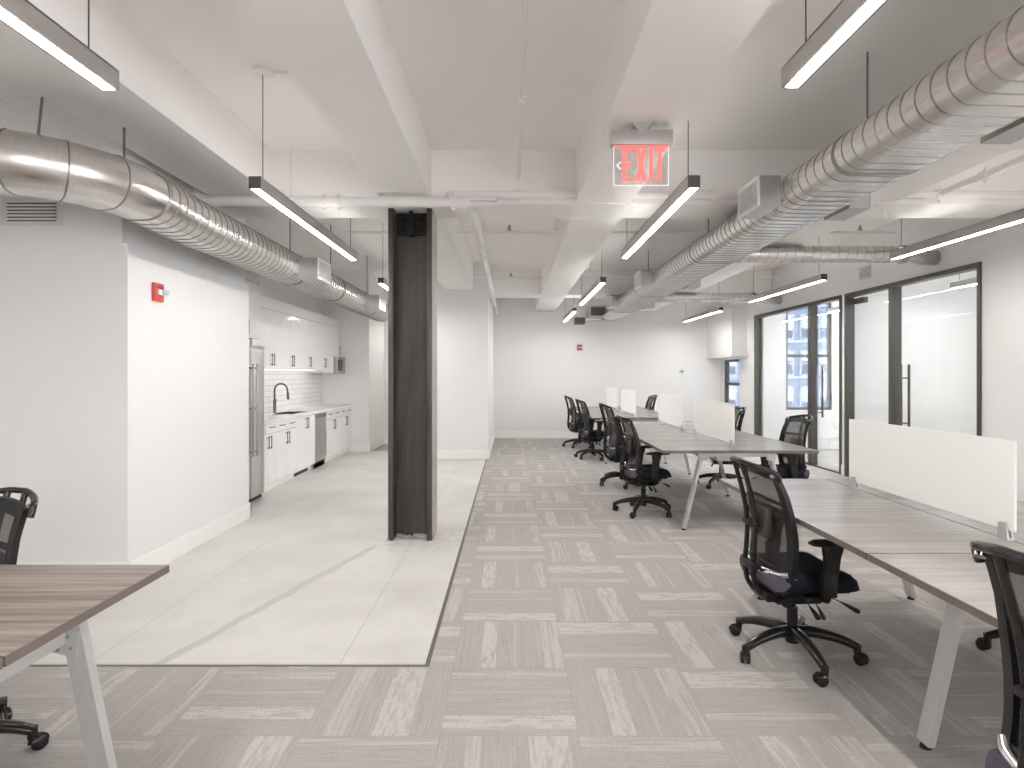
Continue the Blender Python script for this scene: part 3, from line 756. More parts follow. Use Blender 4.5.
# ------------------------------------------------------------------ exit sign
t = thing('exit_sign', 'clear acrylic EXIT sign with red letters under the ceiling beam', 'exit sign', (0.785, 3.62, 3.0))
m = MB(); m.rbox(-0.186, 0.186, -0.03, 0.03, -0.125, -0.035, 0.004); m.build('housing', 'exith', t, True)
m = MB(); m.box(-0.06, 0.06, -0.04, 0.04, -0.012, 0.0); m.prism([(-0.05, -0.012), (0.05, -0.012), (0.024, -0.04), (0.024, -0.075), (-0.024, -0.075), (-0.024, -0.04)], -0.036, -0.03)
m.box(-0.02, 0.02, -0.03, 0.03, -0.04, -0.01); m.build('mounting_bracket', 'exith', t)
pan = MB(); pan.rbox(-0.165, 0.165, -0.004, 0.004, -0.362, -0.118, 0.0025, 1); panel = pan.build('panel', 'signglass', t)
m = MB(); m.box(-0.168, 0.168, -0.012, 0.012, -0.130, -0.1255); m.build('lit_edge', 'exitglow', t)
m = MB()
for s in (-1, 1): m.box(s*0.165-0.002, s*0.165+0.002, -0.0045, 0.0045, -0.362, -0.13)
m.box(-0.165, 0.165, -0.0045, 0.0045, -0.3645, -0.3595); m.build('panel_rim', 'exitwhite', panel)
yl0, yl1 = -0.0062, -0.0042; zt, zb_ = -0.138, -0.340
def letter(polys):
    m = MB()
    for p in polys: m.prism(p, yl0, yl1)
    return m.build('letter', 'exitred', panel)
def rect(x0, x1, z0, z1): return [(x0, z0), (x1, z0), (x1, z1), (x0, z1)]
zm = (zt+zb_)/2
letter([rect(-0.115, -0.090, zb_, zt), rect(-0.090, -0.050, zt-0.025, zt), rect(-0.090, -0.056, zm-0.012, zm+0.012), rect(-0.090, -0.050, zb_, zb_+0.025)])
letter([[(-0.036, zt), (-0.010, zt), (0.032, zb_), (0.006, zb_)], [(0.006, zt), (0.032, zt), (-0.010, zb_), (-0.036, zb_)]])
letter([rect(0.046, 0.070, zb_, zt)])
letter([rect(0.082, 0.140, zt-0.025, zt), rect(0.099, 0.123, zb_, zt-0.025)])
m = MB(); m.prism([(-0.152, zm-0.006), (-0.128, zm+0.020), (-0.122, zm+0.013), (-0.139, zm-0.006), (-0.122, zm-0.025), (-0.128, zm-0.032)], yl0, yl1)
a = m.build('arrow', 'exitwhite', panel); a['label'] = 'white left pointing chevron'

# ------------------------------------------------------------------ vents, alarms, outlets
t = thing('air_vent', 'white louvred air vent high on the left wall under the duct', 'vent', (-3.42, 4.289, 2.59))
m = MB(); m.box(-0.215, 0.215, -0.008, 0, -0.03, 0.17); m.build('frame', 'grille', t)
m = MB(); m.box(-0.175, 0.175, -0.010, -0.008, 0.0, 0.14); m.build('recess_shade', 'slot', t)  # flat dark sheet, shade of the hollow put into its colour
for k in range(6):
    z = 0.008+k*0.0245; m = MB(); m.box(-0.175, 0.175, -0.02, -0.010, z, z+0.013); m.build('louvre', 'whitep', t)
t = thing('air_vent', 'small louvred vent high on the wall above the office doors', 'vent', (4.92, 8.33, 2.83))
m = MB(); m.box(-0.008, 0, -0.15, 0.15, -0.02, 0.18); m.build('frame', 'grille', t)
m = MB(); m.box(-0.010, -0.008, -0.13, 0.13, 0.0, 0.16); m.build('recess_shade', 'slot', t)
for k in range(7):
    z = 0.004+k*0.0235; m = MB(); m.box(-0.018, -0.010, -0.13, 0.13, z, z+0.012); m.build('louvre', 'whitep', t)

def alarm(label, loc, rz, s=1.0):
    t = thing('fire_alarm_strobe', label, 'fire alarm', loc, rz)
    m = MB(); m.rbox(-0.06*s, 0.06*s, -0.03, 0, -0.07, 0.07, 0.006); m.build('back_box', 'red', t, True)
    m = MB(); m.rbox(-0.035*s, 0.06*s, -0.048, -0.03, -0.02, 0.02, 0.004); st = m.build('strobe', 'whitep', t, True)
    m = MB(); m.rbox(0.0, 0.035*s, -0.085, -0.048, -0.016, 0.016, 0.005); m.build('strobe_lens', 'lens', st, True)
    m = MB(); m.box(-0.05*s, 0.05*s, -0.031, -0.0302, 0.03, 0.036); m.box(-0.05*s, 0.05*s, -0.031, -0.0302, 0.042, 0.048); m.build('sounder_slot', 'dark', t)
    return t
alarm('red fire alarm strobe on the white wall at the left', (-2.74, 4.63, 2.13), PI/2)
alarm('small red fire alarm strobe on the far wall', (1.61, 14.06, 2.12), 0)
t = thing('thermostat', 'small white thermostat on the far wall', 'thermostat', (4.0, 14.06, 1.56))
m = MB(); m.rbox(-0.05, 0.05, -0.025, 0, -0.035, 0.035, 0.006); m.build('body', 'whitep', t, True)
m = MB(); m.box(-0.025, 0.025, -0.027, -0.025, -0.012, 0.012); m.build('display', 'slot', t)
for x, lb in ((0.36, 'white wall outlet on the far wall, left of the pair'), (0.64, 'white wall outlet on the far wall, right of the pair')):
    t = thing('wall_outlet', lb, 'outlet', (x, 14.06, 0.40), 0, 'outlets on the far wall')
    m = MB(); m.rbox(-0.035, 0.035, -0.006, 0, -0.057, 0.057, 0.002, 1); m.build('cover_plate', 'whitep', t)
    for z in (-0.024, 0.024):
        m = MB(); m.rbox(-0.016, 0.016, -0.009, -0.006, z-0.014, z+0.014, 0.002, 1); m.build('socket', 'grille', t)

# ------------------------------------------------------------------ kitchen
KX, KF, KW = -3.06, -3.10, -3.625
struct('trim_4', MB().box(-3.63, -3.622, 7.35, 11.5, 0.92, 1.57), 'subway')
def barhandle(p, y, z0, z1, x):
    m = MB(); m.cyl((x+0.03, y, z0), (x+0.03, y, z1), 0.006, seg=8)
    for z in (z0+0.02, z1-0.02): m.cyl((x, y, z), (x+0.03, y, z), 0.005, seg=6)
    m.build('handle', 'handle', p, True)
def barhandle_h(p, y0, y1, z, x):
    m = MB(); m.cyl((x+0.028, y0, z), (x+0.028, y1, z), 0.006, seg=8)
    for y in (y0+0.015, y1-0.015): m.cyl((x, y, z), (x+0.028, y, z), 0.005, seg=6)
    m.build('handle', 'handle', p, True)
def base_cab(y0, y1, doors, drawers, label, hollow=False):
    t = thing('base_cabinet', label, 'cabinet', (0, 0, 0), 0, 'white base cabinets')
    m = MB()
    if hollow: m.box(KW, KX-0.02, y0, y0+0.02, 0.10, 0.88); m.box(KW, KX-0.02, y1-0.02, y1, 0.10, 0.88); m.box(KW, KX-0.02, y0+0.02, y1-0.02, 0.10, 0.12)
    else: m.box(KW, KX-0.02, y0, y1, 0.10, 0.88)
    m.build('body', 'cab', t)
    m = MB(); m.box(KW, -3.12, y0, y1, 0.0, 0.10); m.build('toe_kick', 'base', t)
    zt_ = 0.875 if not drawers else 0.742
    n = len(doors)-1
    for k in range(n):
        m = MB(); m.rbox(KX-0.02, KX, doors[k]+0.002, doors[k+1]-0.002, 0.105, zt_-0.004, 0.0015, 1); d = m.build('door', 'cab', t)
        yh = (doors[k+1]-0.04) if (k % 2 == 0) else (doors[k]+0.04)
        barhandle(d, yh, zt_-0.19, zt_-0.02, KX)
    if drawers:
        dw = doors if drawers is True else drawers
        for k in range(len(dw)-1):
            m = MB(); m.rbox(KX-0.02, KX, dw[k]+0.002, dw[k+1]-0.002, 0.744, 0.875, 0.0015, 1); d = m.build('drawer', 'cab', t)
            c = (dw[k]+dw[k+1])/2; barhandle_h(d, c-0.07, c+0.07, 0.82, KX)
    return t
base_cab(7.33, 7.81, [7.33, 7.56, 7.81], [7.50, 7.81], 'white base cabinet with drawer next to the refrigerator')
base_cab(7.81, 8.55, [7.81, 8.18, 8.55], True, 'white two door base cabinet with drawers, left of the sink')
ts = base_cab(8.55, 9.37, [8.55, 8.96, 9.37], False, 'white two door sink cabinet without drawers beside the dishwasher', hollow=True)
m = MB(); m.box(-3.12, -3.117, 8.62, 9.2, 0.02, 0.065); m.build('kick_grille', 'dark', ts)
base_cab(9.95, 10.73, [9.95, 10.34, 10.73], True, 'white two door base cabinet just right of the dishwasher')
base_cab(10.73, 11.49, [10.73, 11.11, 11.49], True, 'white two door base cabinet at the far end of the counter')
t = thing('dishwasher', 'stainless steel dishwasher under the white counter', 'dishwasher', (0, 0, 0))
m = MB(); m.box(KW, KX-0.03, 9.375, 9.945, 0.02, 0.875); m.build('body', 'steeld', t)
m = MB(); m.rbox(KX-0.03, KX+0.004, 9.378, 9.942, 0.12, 0.80, 0.003); m.build('door', 'steel', t)
m = MB(); m.rbox(KX-0.03, KX, 9.378, 9.942, 0.805, 0.875, 0.003); m.build('control_panel', 'steeld', t)
m = MB(); m.box(-3.10, -3.09, 9.39, 9.93, 0.01, 0.09); m.build('kick_plate', 'dark', t)
# countertop with sink cut-out
sx0, sx1, sy0, sy1 = -3.47, -3.16, 8.62, 9.30
m = MB(); m.box(KW, -3.035, 7.33, sy0, 0.88, 0.92); m.box(KW, -3.035, sy1, 11.5, 0.88, 0.92); m.box(KW, sx0, sy0, sy1, 0.88, 0.92); m.box(sx1, -3.035, sy0, sy1, 0.88, 0.92)
tag(m.build('countertop', 'counter'), 'long white countertop over the base cabinets', 'countertop')
t = thing('kitchen_sink', 'stainless undermount sink set in the white countertop', 'sink', (0, 0, 0))
m = MB(); m.box(sx0, sx1, sy0, sy1, 0.72, 0.725); m.box(sx0-0.004, sx0, sy0, sy1, 0.72, 0.917); m.box(sx1, sx1+0.004, sy0, sy1, 0.72, 0.917); m.box(sx0, sx1, sy0-0.004, sy0, 0.72, 0.917); m.box(sx0, sx1, sy1, sy1+0.004, 0.72, 0.917)
m.build('basin', 'steel', t)
m = MB(); m.cyl((-3.31, 8.96, 0.725), (-3.31, 8.96, 0.729), 0.04); m.build('drain', 'steeld', t, True)
t = thing('kitchen_faucet', 'tall dark gooseneck faucet behind the sink', 'faucet', (-3.53, 8.96, 0.92))
m = MB(); m.tube([(0, 0, 0), (0, 0, 0.012)], 0.03, 20); m.cyl((0, 0, 0.01), (0, 0, 0.20), 0.021); m.build('faucet_base', 'handle', t, True)
arc = [(0, 0, 0.2), (0, 0, 0.34)]+[(0.095-0.095*math.cos(a), 0, 0.34+0.095*math.sin(a)) for a in [PI*k/10 for k in range(1, 10)]]+[(0.19, 0, 0.34), (0.198, 0, 0.30)]
m = MB(); m.tube(arc, 0.0135, 12); m.build('spout', 'handle', t, True)
m = MB(); m.cyl((0.196, 0, 0.31), (0.204, 0, 0.20), 0.018, 0.02, 14); m.build('spray_head', 'handle', t, True)
m = MB(); m.cyl((0.0, 0.02, 0.12), (0.0, 0.075, 0.2), 0.008, 0.006, 10); m.build('lever', 'handle', t, True)
# wall cabinets
UX = -3.29
def wall_cab(y0, y1, z0, z1, doors, label, x=UX, hz=None, pair=True):
    t = thing('wall_cabinet', label, 'cabinet', (0, 0, 0), 0, 'white wall cabinets')
    m = MB(); m.box(KW, x-0.02, y0, y1, z0, z1); m.build('body', 'cab', t)
    for k in range(len(doors)-1):
        m = MB(); m.rbox(x-0.02, x, doors[k]+0.002, doors[k+1]-0.002, z0-0.005, z1-0.15, 0.0015, 1); d = m.build('door', 'cab', t)
        yh = (doors[k+1]-0.035) if k % 2 == 0 else (doors[k]+0.035)
        h = hz if hz else z0+0.03
        barhandle(d, yh, h, h+0.17, x)
    m = MB(); m.box(x-0.02, x+0.003, y0, y1, z1-0.148, z1); m.build('fascia', 'cab', t)
    return t
wall_cab(7.40, 8.62, 1.58, 2.53, [7.62, 8.24, 8.62][0:1]+[8.24, 8.62], 'white wall cabinet above the left end of the counter')
wall_cab(8.62, 9.39, 1.58, 2.53, [8.62, 9.0, 9.39], 'white wall cabinet directly above the sink')
wall_cab(9.39, 10.17, 1.58, 2.53, [9.39, 9.77, 10.17], 'white wall cabinet above the dishwasher')
wall_cab(10.17, 10.78, 1.58, 2.53, [10.17, 10.56, 10.78], 'white wall cabinet left of the microwave')
wall_cab(10.78, 11.49, 1.83, 2.53, [10.78, 11.49], 'short white wall cabinet above the microwave')
wall_cab(6.35, 7.36, 1.93, 2.75, [6.35, 6.95, 7.36], 'white cabinet above the refrigerator', x=-3.08)
t = thing('added_cabinet_light', 'added thin strip light under the white wall cabinets', 'light', (0, 0, 0))
m = MB(); m.box(-3.50, -3.46, 7.6, 10.6, 1.566, 1.579); m.build('housing', 'alu', t)
m = MB(); m.box(-3.496, -3.464, 7.62, 10.58, 1.562, 1.566); m.build('diffuser', 'added_strip', t)  # glowing strip added to brighten the kitchen
t = thing('microwave', 'black and steel microwave under the end wall cabinet', 'microwave', (0, 0, 0))
m = MB(); m.rbox(KW, -3.20, 10.80, 11.47, 1.52, 1.82, 0.005); m.build('body', 'whitep', t)
m = MB(); m.rbox(-3.20, -3.17, 10.81, 11.46, 1.51, 1.815, 0.005); dr = m.build('door', 'steeld', t)
m = MB(); m.box(-3.17, -3.167, 10.90, 11.28, 1.56, 1.765); m.build('door_window', 'slot', dr)
m = MB(); m.cyl((-3.145, 10.85, 1.54), (-3.145, 10.85, 1.79), 0.008, seg=8); m.build('handle', 'steel', t, True)
t = thing('refrigerator', 'tall stainless steel refrigerator between the white wall and the counter', 'refrigerator', (0, 0, 0))
m = MB(); m.box(KW, -3.07, 6.42, 7.31, 0.055, 1.84); m.build('body', 'steeld', t)
for y0, y1 in ((6.43, 6.93), (6.94, 7.30)):
    m = MB(); m.rbox(-3.07, -3.0, y0, y1, 0.06, 1.80, 0.006); d = m.build('door', 'steel', t, True)
    yh = y1-0.05 if y0 < 6.5 else y0+0.05
    m = MB(); m.cyl((-2.955, yh, 0.55), (-2.955, yh, 1.62), 0.011, seg=10)
    for z in (0.6, 1.1, 1.57): m.cyl((-3.0, yh, z), (-2.955, yh, z), 0.008, seg=8)
    m.build('handle', 'steeld', d, True)
m = MB(); m.box(-3.3, -3.03, 6.43, 7.29, 0.01, 0.055); m.build('kick_grille', 'dark', t)
m = MB(); m.box(-3.12, -3.01, 6.43, 7.31, 1.80, 1.84); m.build('top_trim', 'steel', t)
# filler panel between block end and fridge
struct('trim_5', MB().box(-3.63, -3.1, 6.29, 6.40, 0, 2.75), 'cab')

# ------------------------------------------------------------------ desks
def desk_bank(x0, x1, yfar, n, pitch, foot_in, top_in, label, wood, leg='thin', Z=0.78, seam=None):
    """double-sided bench: tops, legs, rails"""
    t = thing('bench_desk', label, 'desk', (0, 0, 0), 0, 'bench desks')
    xc = (x0+x1)/2
    for k in range(n):
        ya = yfar-pitch*(k+1)+0.005; yb = yfar-pitch*k-0.005
        for (xa, xb) in ((x0, xc-0.004), (xc+0.004, x1)):
            m = MB(); m.box(xa+0.002, xb-0.002, ya, yb, Z-0.028, Z); tp = m.build('desktop', wood, t)
            m = MB(); e = 0.0022
            m.box(xa, xa+e, ya, yb, Z-0.028, Z-0.0006); m.box(xb-e, xb, ya, yb, Z-0.028, Z-0.0006)
            m.box(xa, xb, ya-0.001, ya, Z-0.028, Z-0.0006); m.box(xa, xb, yb, yb+0.001, Z-0.028, Z-0.0006)
            m.build('edge_band', 'edge', tp)
    inset = 0.19 if leg == 'wide' else 0.13
    ys = [yfar-inset]+[yfar-pitch*k for k in (range(1, n) if leg == 'thin' else (2,))]+[yfar-pitch*n+0.13]
    for y in ys:
        for s in (-1, 1):
            xe = x0 if s < 0 else x1
            xf = xe-s*foot_in; xt = xe-s*top_in
            hwx, hwy = (0.013, 0.036) if leg == 'thin' else (0.034, 0.019)
            m = MB()
            v = [m.bm.verts.new((xx+a*hwx, y+b_*hwy, zz)) for (xx, zz) in ((xf, 0.02), (xt, Z-0.03)) for (a, b_) in ((-1, -1), (1, -1), (1, 1), (-1, 1))]
            for f in ((0,1,2,3), (4,7,6,5), (0,4,5,1), (1,5,6,2), (2,6,7,3), (3,7,4,0)): m.bm.faces.new([v[i] for i in f])
            lg = m.build('leg', 'frame', t)
            m = MB(); m.cyl((xf, y, 0.0), (xf, y, 0.02), 0.022, 0.016, 14); m.build('foot', 'black', lg, True)
            m = MB(); m.prism([(xt-0.05, Z-0.028), (xt+0.05, Z-0.028), (xt+0.038, Z-0.12), (xt-0.045, Z-0.10)] if s > 0 else [(xt-0.05, Z-0.028), (xt+0.05, Z-0.028), (xt+0.045, Z-0.10), (xt-0.038, Z-0.12)], y-hwy-0.004, y-hwy)
            if leg == 'wide':
                for v_ in m.bm.verts: v_.co.z -= 0.135; v_.co.x += s*0.012
            br_ = m.build('bracket', 'frame', t)
            for (dx, dz) in ((-0.025, -0.09), (0.02, -0.085), (0.01, -0.045)):
                zz = Z+dz-(0.135 if leg == 'wide' else 0); xx = xt+dx+(s*0.012 if leg == 'wide' else 0); m = MB(); m.cyl((xx, y-hwy-0.008, zz), (xx, y-hwy-0.004, zz), 0.006, seg=8); m.build('screw', 'steeld', br_)
        m = MB(); m.box(x0+top_in, x1-top_in, y-0.02, y+0.02, Z-0.075, Z-0.03); m.build('cross_rail', 'frame', t)
    for xr in (x0+top_in, x1-top_in):
        m = MB(); (m.box(xr-0.012, xr+0.012, ys[-1], ys[0], Z-0.085, Z-0.035) if leg == 'thin' else m.box(xr-0.012, xr+0.012, ys[-1], ys[0]-0.02, Z-0.205, Z-0.16)); m.build('side_rail', 'frame', t)
    m = MB(); m.box(xc-0.13, xc+0.13, ys[-1]+0.15, ys[0]-0.15, Z-0.14, Z-0.045); m.build('cable_tray', 'frame', t)
    return t
desk_bank(1.43, 2.90, 4.13, 3, 1.72, 0.235, 0.40, 'nearest bench desk on the right with a large frosted divider', 'wood_r')
desk_bank(1.43, 2.90, 9.087, 2, 1.72, 0.235, 0.41, 'middle bench desk on the right with two frosted dividers', 'wood_r')
desk_bank(1.35, 2.82, 13.34, 2, 1.72, 0.235, 0.41, 'farthest bench desk against the far wall', 'wood_r')
desk_bank(-2.76, -1.29, 2.27, 4, 0.743, 0.10, 0.25, 'brown wood grain desk at the lower left corner', 'wood_l', leg='wide')

def divider(x, y0, y1, label):
    t = thing('desk_divider', label, 'desk divider', (x, (y0+y1)/2, 0.78), 0, 'frosted desk dividers'); L = (y1-y0)/2
    m = MB(); m.rbox(-0.005, 0.005, -L, L, 0.04, 0.433, 0.003, 2); m.build('panel', 'frosted', t)
    for s in (-1, 1):
        yy = s*(L-0.055); m = MB()
        m.prism([(yy-0.03, 0.0), (yy+0.03, 0.0), (yy+0.022, 0.07), (yy-0.016, 0.075)], -0.014, -0.006, axis='x')
        m.prism([(yy-0.03, 0.0), (yy+0.03, 0.0), (yy+0.022, 0.07), (yy-0.016, 0.075)], 0.006, 0.014, axis='x')
        m.box(-0.016, 0.016, yy-0.034, yy+0.034, 0.0, 0.008); m.build('clip', 'clip', t)
    return t
divider(2.165, 2.573, 3.836, 'largest frosted divider, on the nearest right hand desk')
divider(2.165, 0.86, 2.12, 'frosted divider at the near end of the nearest right hand desk')
divider(2.165, 5.82, 7.10, 'frosted divider at the near end of the middle desk')
divider(2.165, 7.53, 8.80, 'frosted divider at the far end of the middle desk')
divider(2.09, 10.05, 11.38, 'frosted divider at the near end of the farthest desk')
divider(2.09, 11.80, 13.1, 'faint frosted divider at the far end of the farthest desk')

# ------------------------------------------------------------------ office chair (faces local +x)
def make_chair(label, loc, rz, base_rot=0.0):
    t = thing('office_chair', label, 'chair', loc, rz, None)
    # star base
    m = MB(); m.cyl((0, 0, 0.075), (0, 0, 0.15), 0.034, 0.04, 24)
    angs = [base_rot+2*PI*k/5 for k in range(5)]
    for a in angs:
        c, s = math.cos(a), math.sin(a)
        P = smoothpath([(0.02*c, 0.02*s, 0.135), (0.12*c, 0.12*s, 0.135), (0.23*c, 0.23*s, 0.115), (0.31*c, 0.31*s, 0.085)], 4)
        m.tube(P, [0.034-0.013*i/(len(P)-1) for i in range(len(P))], 12, flat=0.95)
        m.cyl((0.31*c, 0.31*s, 0.098), (0.31*c, 0.31*s, 0.05), 0.019, 0.017, 14)
    m.build('star_base', 'blackg', t, True)
    for i, a in enumerate(angs):
        c, s = math.cos(a), math.sin(a); w = a+0.9+0.7*i
        ox, oy = 0.31*c-0.02*math.cos(w), 0.31*s-0.02*math.sin(w)
        px, py = -math.sin(w), math.cos(w)
        m = MB()
        for q in (-1, 1):
            m.tube([(ox+px*q*0.007, oy+py*q*0.007, 0.029), (ox+px*q*0.021, oy+py*q*0.021, 0.029), (ox+px*q*0.026, oy+py*q*0.026, 0.029)], [0.029, 0.029, 0.022], 20)
        cs = m.build('caster', 'blackg', t, True)
        m = MB(); n = 8
        ca = [(ox+math.cos(w)*0.031*math.cos(g), oy+math.sin(w)*0.031*math.cos(g), 0.029+0.031*math.sin(g)) for g in [PI*k/n for k in range(n+1)]]
        m.tube(ca, 0.006, 8, flat=1.0); m.cyl((ox, oy, 0.05), (0.31*c, 0.31*s, 0.07), 0.009, seg=8)
        m.build('caster_hood', 'black', cs, True)
    m = MB(); m.cyl((0, 0, 0.14), (0, 0, 0.26), 0.027, seg=20); m.cyl((0, 0, 0.24), (0, 0, 0.37), 0.016, seg=16); m.build('gas_lift', 'black', t, True)
    # tilt mechanism with levers
    m = MB(); m.rbox(-0.13, 0.12, -0.09, 0.09, 0.30, 0.395, 0.016, 2); m.cyl((-0.10, -0.13, 0.33), (-0.10, 0.13, 0.33), 0.026, seg=16); m.cyl((0.10, -0.15, 0.35), (0.10, 0.15, 0.35), 0.022, seg=16); m.rbox(-0.19, -0.1, -0.10, 0.10, 0.32, 0.375, 0.012, 2); m.rbox(-0.13, 0.15, -0.16, 0.16, 0.365, 0.40, 0.01, 2)
    m.rbox(-0.06, 0.05, -0.24, 0.24, 0.375, 0.392, 0.004, 1); m.cyl((-0.06, -0.11, 0.36), (-0.06, 0.11, 0.36), 0.02); m.cyl((0.06, -0.09, 0.335), (0.06, -0.02, 0.335), 0.028, seg=16)
    mech = m.build('tilt_mechanism', 'black', t, True)
    for (p, q, w) in (((0.08, -0.12, 0.37), (0.20, -0.26, 0.325), 0.024), ((-0.02, -0.1, 0.36), (0.03, -0.2, 0.27), 0.023), ((0.05, -0.08, 0.35), (0.10, -0.13, 0.24), 0.024), ((0.05, 0.1, 0.37), (0.1, 0.26, 0.33), 0.022)):
        P = smoothpath([p, tuple((a*0.5+b_*0.5)+(0.008 if i == 2 else 0) for i, (a, b_) in enumerate(zip(p, q))), q], 5)
        r = [0.005+(w-0.005)*max(0, (i/(len(P)-1)-0.55)/0.45)**0.6 if i < len(P)-1 else w*0.6 for i in range(len(P))]
        m = MB(); m.tube(P, r, 10, flat=0.5); m.build('lever', 'black', mech, True)
    # seat cushion
    def seat_fn(u, v, off):
        # u along x (back -> front), v along y
        x = -0.185+0.445*u; y = -0.24+0.48*v
        taper = 1.0-0.10*(1-u)**2-0.05*u**6
        y *= taper
        ex = (2*u-1); ey = (2*v-1)
        # squircle rounding
        k = 1-0.10*(abs(ex)**4*abs(ey)**4)
        x = 0.02+(x-0.02)*k; y *= k
        edge = max(abs(ex), abs(ey))
        top = 0.505-0.045*edge**8+0.012*abs(ey)**2-0.012*math.sin(PI*u)-(0.05*max(0, u-0.72)/0.28*max(0, u-0.72)/0.28)
        bot = 0.415-0.012*(1-edge**4)+0.0*(u)
        return Vector((x, y, top if off == 0 else bot))
    m = MB(); m.grid(seat_fn, 18, 18, 1.0); m.build('seat', 'fabric', t, 'all')
    m = MB(); m.rbox(-0.19, 0.2, -0.2, 0.2, 0.393, 0.42, 0.012, 2); m.build('seat_pan', 'black', t, True)
    # purple-grey layer round the back and rear sides of the cushion
    def rear_fn(u, v, off):
        a = PI/2+PI*v; e = 0.006+0.008*math.sin(PI*u)
        yy = math.cos(a-PI/2*1.0)
        s_ = -1+2*v
        # path round the rear: side, back, side
        if abs(s_) < 0.5: px, py = -0.187, s_/0.5*0.19
        else:
            f = (abs(s_)-0.5)/0.5; py = math.copysign(0.19+0.026*min(1, f*1.3), s_); px = -0.187+0.20*f
        zt_ = 0.487-0.060*max(0, (abs(s_)-0.55)/0.45)**2; zb2 = 0.412
        z = zb2+(zt_-zb2)*u
        n = Vector((-1, 0, 0)) if abs(s_) < 0.45 else (Vector((0, math.copysign(1, s_), 0)) if abs(s_) > 0.55 else Vector((-0.7, math.copysign(0.7, s_), 0)))
        return Vector((px, py, z))+n*(e if off == 0 else -0.01)
    m = MB(); m.grid(rear_fn, 6, 40, 1.0); rp = m.build('seat_rear_wrap', 'fabric2', t, True); rp['label'] = 'purple grey rear of the seat'
    # armrests
    for s in (-1, 1):
        m = MB()
        P = [(0.03, s*0.19, 0.385), (0.03, s*0.25, 0.385), (0.03, s*0.272, 0.40), (0.035, s*0.275, 0.46)]
        m.tube(smoothpath(P, 4), 0.014, 10)
        prof = [(0.0, 0.42), (0.062, 0.42), (0.072, 0.50), (0.085, 0.60), (0.105, 0.665), (0.0, 0.665), (0.01, 0.60), (0.004, 0.50)]
        m.prism(prof, s*0.275-0.014, s*0.275+0.014); m.rbox(-0.004, 0.066, s*0.275-0.019, s*0.275+0.019, 0.41, 0.53, 0.006, 2)
        arm = m.build('armrest', 'black', t, True)
        def pad_fn(u, v, off, s=s):
            x = -0.06+0.25*u; w = 0.046*(1-abs(2*u-1)**5*0.55)
            y = s*0.272+(2*v-1)*w; e = max(abs(2*u-1)**6, abs(2*v-1)**4)
            return Vector((x, y, 0.690-0.012*e+0.006*(u-0.5) if off == 0 else 0.662+0.004*e))
        m = MB(); m.grid(pad_fn, 14, 6, 1.0); m.build('arm_pad', 'black', arm, 'all')
    # backrest: side profile of the mesh (x as function of z)
    PR = [(0.47, -0.130), (0.52, -0.117), (0.58, -0.108), (0.65, -0.106), (0.72, -0.113), (0.80, -0.127), (0.88, -0.145), (0.95, -0.172), (1.00, -0.195)]
    def prof_x(z):
        for (a, xa), (b2, xb) in zip(PR, PR[1:]):
            if z <= b2: return xa+(xb-xa)*(z-a)/(b2-a)
        return PR[-1][1]
    def hwid(z):   # half width
        f = (z-0.47)/0.53
        return 0.205+0.022*math.sin(PI*min(1, f*0.9+0.1))-0.012*f
    def bow(yn): return -0.035*(1-yn*yn)   # centre is set back
    def back_pt(z, yn, fwd=0.0): return Vector((prof_x(z)+bow(yn)+fwd, yn*hwid(z), z+0.032*(1-yn*yn)*max(0.0, (z-0.8)/0.2)))
    # frame outline
    zs = [0.47+0.53*k/12 for k in range(13)]
    left = [back_pt(z, -1) for z in zs]; right = [back_pt(z, 1) for z in reversed(zs)]
    m = MB()
    for side in (-1, 1):
        def fr(u, v, off, side=side):
            z = 0.465+0.535*u; w0, w1 = 1.03, 0.86-0.03*math.sin(PI*u)
            yn = side*(w0+(w1-w0)*v)
            return back_pt(min(z, 1.0), yn, 0.012 if off == 0 else -0.014)
        m.grid(fr, 14, 3, 1.0)
    def cross(z0, z1):
        def fr(u, v, off):
            yn = -0.87+1.74*v; z = z0+(z1-z0)*u
            return back_pt(z, yn, 0.010 if off == 0 else -0.012)
        m.grid(fr, 2, 12, 1.0)
    cross(0.465, 0.51); cross(0.955, 1.0); cross(0.835, 0.85)
    bf = m.build('back_frame', 'black', t, True)
    m = MB()
    m.grid(lambda u, v, off: back_pt(0.49+0.49*u, -0.9+1.8*v, 0.004), 14, 10); m.build('back_mesh', 'mesh', t, 'all', fix=False)
    # polished top hoop and bottom bar
    hp = smoothpath([(-0.19, -0.222, 0.965), (-0.205, -0.218, 1.005), (-0.26, -0.15, 1.028), (-0.298, -0.06, 1.045), (-0.302, 0.0, 1.047), (-0.298, 0.06, 1.045), (-0.26, 0.15, 1.028), (-0.205, 0.218, 1.005), (-0.19, 0.222, 0.965)], 5)
    m = MB(); m.tube(hp, 0.0135, 12, flat=1.0); m.build('top_hoop', 'blackg', t, True)
    for s in (-1, 1):
        m = MB(); m.tube([(-0.215, s*0.195, 0.985), (-0.20, s*0.207, 1.012)], 0.014, 12); m.build('hoop_joint', 'chrome', t, True)
    hb = smoothpath([(-0.128, -0.208, 0.50), (-0.155, -0.17, 0.487), (-0.185, -0.07, 0.48), (-0.19, 0.0, 0.48), (-0.185, 0.07, 0.48), (-0.155, 0.17, 0.487), (-0.128, 0.208, 0.50)], 4)
    m = MB(); m.tube(hb, 0.023, 12, flat=0.8); m.build('lower_bar', 'chrome', t, True)
